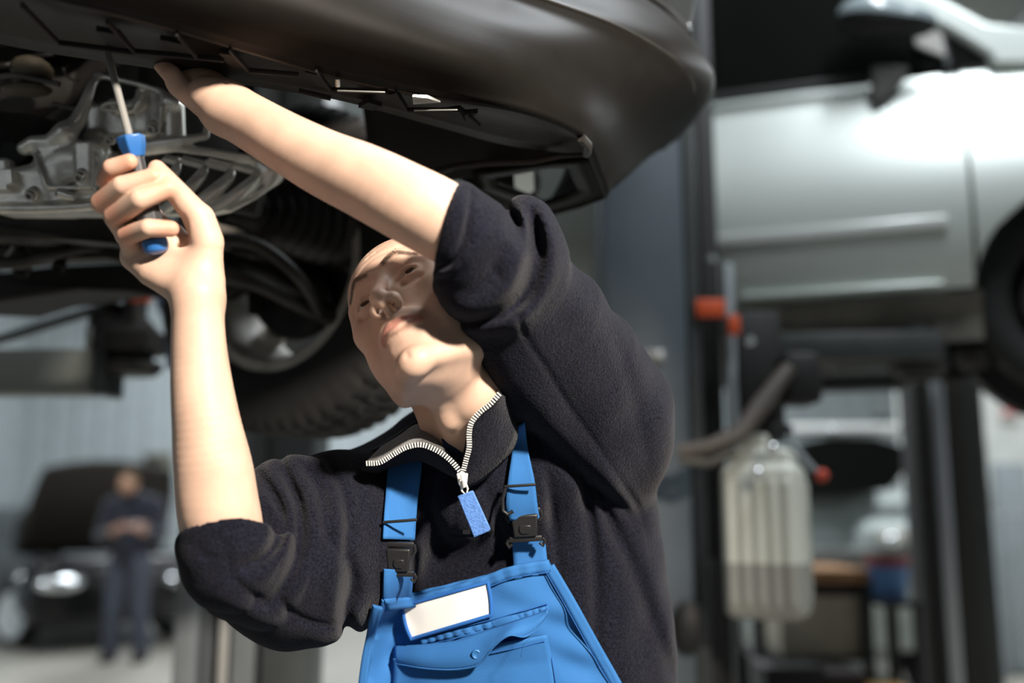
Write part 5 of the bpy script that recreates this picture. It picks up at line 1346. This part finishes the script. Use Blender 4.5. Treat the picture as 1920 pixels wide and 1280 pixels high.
    fold([(505, 880, -2, 8), (536, 930, -5, 9), (545, 985, -6, 9), (530, 1040, -6, 13), (490, 1085, -5, 15), (450, 1085, -2, 12)])
    fold([(567, 872, 3, 6), (598, 916, 5, 7), (609, 978, 5, 7), (622, 1019, 4, 7), (643, 1040, 3, 6)])
    fold([(550, 870, -2, 10), (580, 940, -5, 12), (590, 1010, -6, 16), (585, 1080, -5, 18), (550, 1130, -3, 16)])
    fold([(612, 861, 3, 7), (643, 920, 6, 7), (653, 971, 6, 7), (650, 1033, 8, 8), (660, 1095, 15, 11), (647, 1146, 15, 10), (655, 1191, 14, 10), (668, 1225, 10, 8)])
    fold([(625, 900, -3, 10), (635, 970, -4, 10), (630, 1060, -5, 12), (630, 1140, -5, 12)])
    fold([(670, 882, 1, 4), (674, 957, 2, 4), (657, 992, 2, 4)])
    fold([(526, 1122, 3, 6), (543, 1146, 5, 6), (588, 1167, 4, 5), (640, 1174, 3, 5)])
    fold([(380, 1080, -2, 14), (440, 1130, -4, 14), (520, 1170, -4, 14), (600, 1198, -3, 12)])
    fold([(360, 1020, 1, 8), (385, 1040, 3, 8), (412, 1050, 1, 8)])
    # gentle overall rumple
    rng = np.random.default_rng(3)
    ks = rng.normal(0, 1, (7, 3)); ks = ks / np.linalg.norm(ks, axis=1)[:, None] * rng.uniform(45, 110, (7, 1)); ph = rng.uniform(0, 6, 7)
    def rumple(p):
        o = 0
        for k_, f_ in zip(ks.astype(np.float32), ph): o = o + np.sin(p @ k_ + np.float32(f_))
        return 0.0007 * o
    S.field((-2, -2, 0), (2, 2, 3), rumple)
    # cuff mouths, neck opening
    p, r = T4([(780, 388, 0.984, 80), (826, 415, 0.988, 78)]); S.tube(p, r, 0.003, 's')
    p, r = T4([(780, 345, 1.0, 100), (838, 415, 1.0, 6)])
    S.box(PC(768, 385, 0.985), (0.040, 0.11, 0.11), rotz(-0.27), 0.002, 0.004, 's')
    p, r = T4([(408, 905, 1.012, 79), (412, 980, 1.018, 76)]); S.tube(p, r, 0.003, 's')
    S.box(PC(405, 893, 1.0), (0.060, 0.045, 0.08), rotz(0.22) @ rotx(0.55), 0.002, 0.004, 's')
    S.tube([PC(850, 740, 1.13), PC(872, 800, 1.205)], [0.060, 0.047], 0.006, 's')
    S.tube([PC(852, 800, 1.10), PC(866, 872, 1.12)], [0.042, 0.006], 0.006, 's')
    return S
V, Q = fleece_sculpt().mesh(0.0024, relax=2, slack=0.022)
FW = W(V)
jumper = link('fleece_jumper', mesh_np('fleece_jumper', FW, Q), M_FLEECE, person)

# ---- draped pieces: sheets laid over the fleece where the photograph shows them
fleece_bvh = BVHTree.FromPolygons([tuple(v) for v in FW], [tuple(q) for q in Q])
def drape_depth(x, y, fallback):
    d = Vector(W(PC(x, y, 1.0)) - CAM); L = d.length; d.normalize()
    hit = fleece_bvh.ray_cast(Vector(CAM), d)
    return hit[3] / L if hit[0] is not None else fallback
def drape(XY, off, smooth=6, fallback=1.2):
    """XY[i][j] pixel grid -> world grid lying off metres in front of the fleece, its hollows bridged"""
    XY = np.array(XY, float); n, m = XY.shape[:2]
    D0 = np.array([[drape_depth(*XY[i, j], fallback) for j in range(m)] for i in range(n)])
    D = D0.copy()
    for _ in range(smooth):
        P = np.pad(D, 1, mode='edge'); A = (P[:-2, 1:-1] + P[2:, 1:-1] + P[1:-1, :-2] + P[1:-1, 2:]) / 4
        D = np.minimum(A, D0)
    D -= off
    return [[Vector(PW(XY[i, j, 0], XY[i, j, 1], D[i, j])) for j in range(m)] for i in range(n)], D
def rows_grid(rows, n, m):
    """rows of (xl, yl, xr, yr): left and right edge points from top to bottom -> n x m pixel grid"""
    q = catmull(np.array(rows, float), n); t = np.linspace(0, 1, m)[None, :, None]
    return q[:, None, :2] * (1 - t) + q[:, None, 2:] * t

def sheet(name, rows, n, m, off, material, parent, thick=0.003, smooth=6, wav=None, fallback=1.2):
    G, D = drape(rows_grid(rows, n, m), off, smooth, fallback)
    if wav:
        for i in range(n):
            for j in range(m):
                G[i][j] = G[i][j] - Vector(FWD) * wav(i / (n - 1), j / (m - 1))
    b = MB(); b.grid(G); o = b.build(name, material, parent, solid=thick, angle=60)
    return o

overalls = empty('bib_overalls', PW(930, 1200, 1.3)); overalls.parent = person
overalls.matrix_parent_inverse = person.matrix_basis.inverted()

# trousers, boots (below the frame, standing on the floor)
ts = Sculpt(); hipc = np.array([0.02, 1.30, 0.93])
for sx in (-1, 1):
    ts.tube([hipc + [sx * 0.09, 0, 0.02], hipc + [sx * 0.115, -0.02, -0.40], hipc + [sx * 0.13, 0.03, -0.83]], [0.115, 0.088, 0.075], 0.05)
ts.cap(hipc + [0, 0, -0.02], hipc + [0, 0, -0.06], 0.160, 0.155, 0.05, flat=0.72, flat_axis=np.array([0, 1.0, 0]))
tv, tq = ts.mesh(0.008, 1)
link('trousers', mesh_np('trousers', tv, tq), M_BLUE, overalls)
for sx in (-1, 1):
    bs = Sculpt(); c = hipc + [sx * 0.13, 0.03, -0.83]
    bs.tube([c + [0, 0, 0.02], [c[0], c[1], 0.06]], [0.055, 0.05], 0.02)
    bs.tube([[c[0], c[1] + 0.03, 0.047], [c[0] + sx * 0.02, c[1] - 0.19, 0.042]], [0.045, 0.042], 0.03)
    bs.box([c[0] + sx * 0.01, c[1] - 0.08, 0.012], [0.045, 0.16, 0.012], rotz(sx * 0.08), 0.006, 0.004)
    bv, bq = bs.mesh(0.006, 1)
    link('boot', mesh_np('boot', bv, bq), M_BOOT, person)

# bib panel
bib_rows = [(717, 1124, 1028, 1050), (712, 1142, 1042, 1075), (700, 1180, 1080, 1135), (688, 1232, 1126, 1212), (680, 1285, 1170, 1292), (672, 1400, 1215, 1400), (665, 1560, 1235, 1560)]
def bib_wave(v, u):
    return (0.0016 * math.sin(u * 38 + 3 * v) * max(0, 1 - v * 6) + 0.0035 * math.sin(u * 8 + v * 11) * min(1, v * 4) + 0.0016 * math.sin(u * 21 - v * 26 + 1.3 * math.sin(v * 9)) * min(1, v * 4) + 0.0012 * math.sin(v * 40 + u * 5) * min(1, v * 4))
sheet('bib', bib_rows, 60, 60, 0.010, M_BLUE, overalls, 0.003, 30, bib_wave)
# hems: top and right edge, stitched double
def strip(name, pts, wpx, off, material, parent, thick=0.002, n=40, m=4, smooth=4, wav=None):
    q = catmull(np.array(pts, float), n); t = np.gradient(q, axis=0); t /= np.linalg.norm(t, axis=1)[:, None]
    nrm = np.stack([-t[:, 1], t[:, 0]], 1)
    rows = [(*(a - b * wpx / 2), *(a + b * wpx / 2)) for a, b in zip(q, nrm)]
    s_ = np.linspace(0, 1, m)[None, :, None]; r = np.array(rows)
    G, D = drape(r[:, None, :2] * (1 - s_) + r[:, None, 2:] * s_, off, smooth)
    if wav:
        for i in range(n):
            for j in range(m): G[i][j] = G[i][j] - Vector(FWD) * wav(i / (n - 1), j / (m - 1))
    b = MB(); b.grid(G); return b.build(name, material, parent, solid=thick, angle=60)
strip('hem', [(722, 1134), (800, 1122), (900, 1094), (960, 1072), (1030, 1060)], 22, 0.0135, M_BLUE, overalls, 0.004, smooth=16, wav=lambda i, j: 0.0012 * math.sin(i * 60))
strip('hem', [(1030, 1062), (1068, 1126), (1112, 1205), (1160, 1290), (1180, 1330)], 20, 0.0135, M_BLUE, overalls, 0.004, smooth=16)
strip('hem', [(709, 1136), (698, 1178), (687, 1230), (679, 1290), (676, 1330)], 16, 0.0135, M_BLUE, overalls, 0.004, smooth=16)
for pts in ([(722, 1146), (800, 1134), (900, 1106), (960, 1084), (1030, 1072)], [(1020, 1066), (1057, 1130), (1101, 1209), (1149, 1292)]):
    strip('stitching', pts, 1.6, 0.0165, M_BLUE_EDGE, overalls, 0.0008, smooth=16)
# gathered seam, pocket flap and pocket
strip('gathered_seam', [(790, 1202), (850, 1188), (930, 1168), (985, 1152), (1028, 1140)], 11, 0.0135, M_BLUE, overalls, 0.004, n=90, smooth=10,
      wav=lambda i, j: 0.0009 * math.sin(i * 95) + 0.0006 * math.sin(i * 41))
for dy in (-9, 9):
    strip('stitching', [(790, 1202 + dy), (850, 1188 + dy), (930, 1168 + dy), (985, 1152 + dy), (1028, 1140 + dy)], 1.6, 0.0168, M_BLUE_EDGE, overalls, 0.0008, smooth=10)
pocket = sheet('chest_pocket', [(738, 1232, 1025, 1186), (738, 1262, 1034, 1230), (736, 1310, 1044, 1290), (735, 1400, 1052, 1390)], 24, 30, 0.0150, M_BLUE, overalls, 0.003, 20,
      lambda v, u: 0.010 * max(0, 1 - v * 3.2) * (0.35 + 0.65 * math.exp(-((u - 0.82) / 0.18) ** 2)))
strip('stitching', [(1024, 1190), (1034, 1232), (1044, 1292)], 1.8, 0.0185, M_BLUE_EDGE, overalls, 0.0008, smooth=10)
strip('stitching', [(912, 1224), (960, 1216), (1022, 1201)], 1.6, 0.024, M_BLUE_EDGE, overalls, 0.0008, smooth=10)
flap = sheet('pocket_flap', [(742, 1211, 1026, 1143), (738, 1220, 1026, 1152), (736, 1230, 1022, 1164), (748, 1243, 1006, 1176)], 14, 60, 0.0175, M_BLUE, overalls, 0.003, 10,
      lambda v, u: v * (0.010 + 0.012 * max(0, math.sin((u - 0.55) * 13)) * (u > 0.5)) )
q = catmull(np.array([(742, 1243, .016), (800, 1252, .018), (860, 1253, .020), (900, 1243, .024), (925, 1212, .030), (955, 1190, .032), (985, 1192, .022), (1012, 1170, .016), (1026, 1146, .012)], float), 60)
lo_e = [PW(x, y, drape_depth(x, y, 1.2) - 0.008 - o) for x, y, o in q]
q2 = catmull(np.array([(740, 1212, .012), (800, 1208, .012), (860, 1200, .012), (905, 1184, .012), (945, 1172, .012), (980, 1160, .012), (1005, 1152, .012), (1020, 1146, .012), (1027, 1142, .011)], float), 60)
up_e = [PW(x, y, drape_depth(x, y, 1.2) - 0.006 - o) for x, y, o in q2]
bpy.data.objects.remove(flap)
b = MB(); b.grid([[Vector(u_) * (1 - t) + Vector(l_) * t - Vector(FWD) * (0.006 * math.sin(t * math.pi)) for t in np.linspace(0, 1, 10)] for u_, l_ in zip(up_e, lo_e)])
flap = b.build('pocket_flap', M_BLUE, overalls, solid=0.003, angle=60)
b = MB(); b.tube([Vector(p) - Vector(FWD) * 0.002 for p in lo_e], 0.0011, 6); b.build('stitched_edge', M_BLUE, overalls)
sn = PW(893, 1226, drape_depth(893, 1226, 1.2) - 0.033)
b = MB(); b.lathe(sn, -FWD, [(-0.003, 0.0055), (0.0012, 0.0055), (0.002, 0.0045), (0.0012, 0.003), (0.001, 0.0001)], 20); b.build('press_stud', mat('stud_blue', (0.03, 0.15, 0.38), rough=0.5, metal=0.2), overalls)
b = MB(); b.tube([PW(1008, 1165, 1.128), PW(1000, 1190, 1.118), PW(982, 1206, 1.118), PW(976, 1232, 1.128)], 0.0003, 6); b.build('loose_thread', M_BLUE, overalls)
# things tucked behind the bib
for (x0, y0, x1, y1) in ((868, 1100, 898, 1094), (808, 1118, 828, 1113)):
    d = drape_depth(x0, y0, 1.2) - 0.006
    b = MB(); b.tube([PW(x0, y0 + 10, d), PW(x0 + 4, y0, d), PW((x0 + x1) / 2, min(y0, y1) - 4, d), PW(x1 - 2, y1, d), PW(x1, y1 + 10, d)], 0.0022, 8)
    b.build('pen_clip', M_RED, overalls)
# white patch with embroidered blue border
patch_rows = [(754, 1135, 914, 1091), (758, 1160, 919, 1115), (763, 1178, 921, 1138), (771, 1197, 921, 1152)]
patch = sheet('name_patch', patch_rows, 16, 30, 0.0190, M_PATCH, overalls, 0.003, 16)
pvs = [v.co.copy() for v in patch.data.vertices]; ni, nj = 16, 30
rim = [pvs[j] for j in range(nj)] + [pvs[i * nj + nj - 1] for i in range(1, ni)] + [pvs[(ni - 1) * nj + j] for j in range(nj - 2, -1, -1)] + [pvs[i * nj] for i in range(ni - 2, -1, -1)]
b = MB(); b.tube([Vector(p) - Vector(FWD) * 0.0016 for p in rim], 0.0023, 8, caps=False); b.build('embroidered_border', M_BLUE_EDGE, overalls)

# braces with buckles
def strap(rows, off=0.007, name='brace', thick=0.003, smooth=8):
    return sheet(name, rows, 30, 8, off, M_BLUE, overalls, thick, smooth)
bl = strap([(733, 858, 792, 846), (728, 880, 790, 878), (722, 940, 783, 940), (718, 1010, 777, 1012)])
br = strap([(966, 800, 984, 792), (960, 850, 990, 842), (952, 905, 1002, 900), (949, 951, 1008, 948), (955, 975, 1012, 972)])
bl2 = strap([(720, 1066, 775, 1070), (719, 1100, 772, 1105), (718, 1134, 771, 1134)], 0.009)
br2 = strap([(960, 1016, 1022, 1010), (962, 1040, 1024, 1032), (964, 1076, 1028, 1066)], 0.009)
def buckle(cx, cy, wpx, hpx, rot, parent, depth):
    """black side-release buckle: ladder frame, body with raised tongue, two prongs"""
    def at(u, v, o=0.0):
        c, s_ = math.cos(rot), math.sin(rot); x = cx + (u * c - v * s_); y = cy + (u * s_ + v * c)
        return Vector(PW(x, y, depth - o))
    k = depth / FPX
    ux = (at(1, 0) - at(0, 0)).normalized(); uy = (at(0, -1) - at(0, 0)).normalized(); uz = -Vector(FWD)
    Rm = Matrix((ux, uy, uz)).transposed()
    body = MB(); hw, hh = wpx / 2, hpx / 2
    body.prism([at(-hw * .82, -hh * .62, -.004), at(hw * .82, -hh * .62, -.004), at(hw * .70, hh * .55, -.004), at(-hw * .70, hh * .55, -.004)], uz * 0.011)
    bo = body.build('buckle_body', M_BUCKLE, parent, angle=30)
    md = bo.modifiers.new('bevel', 'BEVEL'); md.width = 0.0022; md.segments = 3
    t = MB(); t.prism([at(-hw * .34, 0, .006), at(hw * .34, 0, .006), at(hw * .38, hh * .30, .006), at(hw * .2, hh * .46, .006), at(-hw * .2, hh * .46, .006), at(-hw * .38, hh * .30, .006)], uz * 0.0028)
    to = t.build('release_tongue', M_BUCKLE, parent, angle=30); md = to.modifiers.new('bevel', 'BEVEL'); md.width = 0.001; md.segments = 2
    f = MB()
    f.bar(at(-hw, -hh * .75, .001), at(hw, -hh * .75, .001), 0.006, 0.005, uz, 0.0015)
    f.bar(at(-hw, hh * .72, .001), at(hw, hh * .72, .001), 0.007, 0.005, uz, 0.0015)
    for s_ in (-1, 1):
        f.tube([at(s_ * hw, -hh * .75, .001), at(s_ * hw * 1.08, -hh * .45, .001), at(s_ * hw * .9, -hh * .2, .001)], 0.0022, 8)
        f.tube([at(s_ * hw, hh * .72, .001), at(s_ * hw * 1.15, hh * .9, .001), at(s_ * hw * 1.02, hh * 1.12, .001), at(s_ * hw * .86, hh * .95, .001)], 0.0024, 8)
    f.build('buckle_frame', M_BUCKLE, parent, angle=40)
    return bo
buckle(748, 1048, 56, 74, 0.02, overalls, drape_depth(748, 1048, 1.2) - 0.010)
buckle(984, 984, 62, 72, -0.06, overalls, drape_depth(984, 984, 1.2) - 0.010)
# ladder slide on each brace
def slide(rows, parent, loop=None):
    b = MB()
    for (x0, y0, x1, y1) in rows:
        d = min(drape_depth(x0 + 6, y0, 1.2), drape_depth(x1 - 6, y1, 1.2)) - 0.0135
        b.tube([PW(x0, y0, d), PW((x0 + x1) / 2, (y0 + y1) / 2, d - 0.002), PW(x1, y1, d)], 0.0017, 8)
    if loop:
        d = drape_depth(*loop[0], 1.2) - 0.012
        b.tube([PW(x, y, d) for x, y in loop], 0.0022, 8)
    return b.build('strap_slide', M_BUCKLE, parent)
slide([(718, 979, 782, 974)], overalls)
slide([(946, 912, 1004, 908)], overalls, [(948, 914), (942, 935), (943, 957), (952, 964), (962, 958)])

# ---- open collar, zip, undershirt
def surf(name, A, B_, m, material, parent, bulge=0.0, thick=0.0025, n=40):
    a = [Vector(PW(*p)) for p in catmull(np.array(A, float), n)]; b_ = [Vector(PW(*p)) for p in catmull(np.array(B_, float), n)]
    g = [[p * (1 - t) + q_ * t - Vector(FWD) * bulge * math.sin(math.pi * t) for t in np.linspace(0, 1, m)] for p, q_ in zip(a, b_)]
    mb = MB(); mb.grid(g); return mb.build(name, material, parent, solid=thick, angle=70)
zip_l = [(866, 886, 1.108), (845, 862, 1.104), (822, 845, 1.102), (790, 833, 1.102), (762, 838, 1.106), (738, 851, 1.112), (712, 866, 1.118), (686, 868, 1.124)]
zip_r = [(868, 886, 1.108), (874, 862, 1.100), (880, 838, 1.092), (880, 812, 1.084), (884, 792, 1.078), (900, 772, 1.074), (920, 756, 1.072), (938, 736, 1.072)]
collar = surf('collar', zip_l, [(866, 884, 1.135), (852, 868, 1.142), (832, 834, 1.142), (812, 812, 1.15), (796, 796, 1.165), (778, 798, 1.18), (752, 816, 1.19), (716, 838, 1.20)], 10, M_LINING, jumper, 0.004, 0.003)
cl2 = surf('collar', zip_l, [(864, 898, 1.128), (838, 886, 1.140), (812, 872, 1.150), (786, 862, 1.155), (760, 866, 1.160), (735, 874, 1.166), (708, 884, 1.172), (676, 884, 1.18)], 8, M_FLEECE, jumper, 0.006, 0.003)
cl3 = surf('collar', zip_r, [(876, 912, 1.128), (896, 904, 1.130), (918, 888, 1.130), (940, 868, 1.130), (958, 846, 1.130), (968, 822, 1.135), (968, 790, 1.145), (958, 752, 1.15)], 8, M_FLEECE, jumper, 0.008, 0.003)
cl4 = surf('collar', zip_r, [(868, 884, 1.130), (866, 864, 1.138), (868, 840, 1.140), (872, 812, 1.13), (878, 792, 1.12), (896, 770, 1.115), (918, 752, 1.11), (936, 732, 1.11)], 6, M_FLEECE, jumper, 0.0, 0.003)
cl5 = surf('collar', [(716, 838, 1.20), (752, 814, 1.195), (785, 788, 1.19), (800, 775, 1.20), (800, 770, 1.25)], [(690, 850, 1.235), (720, 830, 1.24), (748, 812, 1.25), (770, 800, 1.26), (790, 800, 1.28)], 8, M_FLEECE, jumper, 0.004, 0.003)
tape = [('zip_tape', zip_l), ('zip_tape', zip_r)]
zp = MB()
for pts in (zip_l, zip_r):
    q = np.array([PW(*p) for p in catmull(np.array(pts, float), 400)]); L = np.concatenate([[0], np.cumsum(np.linalg.norm(np.diff(q, axis=0), axis=1))])
    nt_ = int(L[-1] / 0.0031)
    for i in range(nt_):
        s_ = (i + 0.5) / nt_ * L[-1]; k = np.searchsorted(L, s_) - 1; k = min(max(k, 0), len(q) - 2)
        t = Vector(q[k + 1] - q[k]).normalized(); side = t.cross(Vector(FWD)).normalized()
        zp.bar(Vector(q[k]) - Vector(FWD) * 0.0022 - side * 0.0028, Vector(q[k]) - Vector(FWD) * 0.0022 + side * 0.0028, 0.0015, 0.0022, -FWD)
zo = zp.build('zip_teeth', M_ZIP, jumper, smooth=False); zo['kind'] = 'stuff'
# slider, pull and rubber tab
sl = Vector(PW(866, 898, 1.098))
b = MB(); b.prism([Vector(PW(856, 886, 1.104)), Vector(PW(878, 886, 1.104)), Vector(PW(876, 906, 1.104)), Vector(PW(868, 916, 1.104)), Vector(PW(860, 906, 1.104))], -Vector(FWD) * 0.008)
so = b.build('zip_slider', M_ZIP, jumper, angle=30); md = so.modifiers.new('bevel', 'BEVEL'); md.width = 0.0015; md.segments = 2
b = MB(); b.tube([PW(866, 890, 1.090), PW(868, 900, 1.086), PW(870, 912, 1.090)], 0.0022, 8); b.tube([PW(864, 902, 1.092), PW(866, 920, 1.092), PW(874, 928, 1.094), PW(877, 916, 1.092), PW(872, 902, 1.092)], 0.0012, 8)
b.build('zip_pull', M_ZIP, jumper)
b = MB(); b.prism([PW(858, 929, 1.098), PW(887, 918, 1.096), PW(920, 990, 1.100), PW(917, 994, 1.100), PW(889, 1006, 1.100)], -Vector(FWD) * 0.006)
to = b.build('rubber_tab', M_TAB, jumper, angle=30); md = to.modifiers.new('bevel', 'BEVEL'); md.width = 0.0012; md.segments = 2
# closed zip below the slider
b = MB(); b.prism([PW(866, 920, drape_depth(866, 925, 1.2) - .004), PW(874, 920, drape_depth(866, 925, 1.2) - .004), PW(882, 1000, drape_depth(880, 1000, 1.2) - .004), PW(868, 1000, drape_depth(870, 1000, 1.2) - .004)], -Vector(FWD) * 0.003)
b.build('zip_tape', M_BUCKLE, jumper)
us = surf('undershirt', [(828, 822, 1.120), (850, 826, 1.118), (874, 806, 1.120), (892, 790, 1.125)], [(845, 880, 1.142), (862, 895, 1.140), (876, 895, 1.140), (890, 870, 1.145)], 8, M_TSHIRT, person, 0.0, 0.002)

# ---- screwdriver in his right hand
M_SD_BLUE = mat('blue_handle', (0.022, 0.12, 0.36), rough=0.35, coat=0.2)
M_SD_GREY = mat('dark_handle', (0.035, 0.035, 0.038), rough=0.5)
M_SD_STEEL = mat('tool_steel', (0.30, 0.295, 0.28), rough=0.5, metal=0.35)
p0, p1 = PW(246, 262, 1.004), PW(293, 466, 1.014)
ax = (p1 - p0); hl_ = np.linalg.norm(ax); ax /= hl_
sd = empty('screwdriver', p1)
tag(sd, 'screwdriver with blue and dark grey handle gripped in the mechanic\'s fist', 'screwdriver')
f = hl_ / 0.118
def six(name, prof, m, n=6):
    b = MB(); b.lathe(p0, ax, prof, n); o = b.build(name, m, sd, angle=40)
    md = o.modifiers.new('bevel', 'BEVEL'); md.width = 0.0012; md.segments = 2; md.limit_method = 'ANGLE'
    return o
six('handle_collar', [(-0.004, 0.0125), (-0.003, 0.0145), (0.006, 0.0135), (0.018, 0.0098)], M_SD_BLUE)
six('grip', [(0.017, 0.0088), (0.032, 0.0088), (0.05, 0.0125), (0.085, 0.0135), (0.104, 0.0125)], M_SD_GREY, 8)
six('end_cap', [(0.102, 0.0128), (0.108, 0.0130), (0.114, 0.0115), (0.117, 0.006), (0.1175, 0.0005)], M_SD_BLUE, 24)
s0 = PW(243, 258, 1.003); s1 = PW(200, 92, 1.055); s1b = s0 + (s1 - s0) * 1.12
b = MB(); b.tube([s0 - (s1 - s0) * 0.03, s0 + (s1 - s0) * 0.97], 0.0040, 16); b.tube([s0 + (s1 - s0) * 0.97, s0 + (s1 - s0) * 1.03, s1b], [0.0040, 0.0034, 0.0012], 16)
b.build('blade_shaft', M_SD_STEEL, sd)
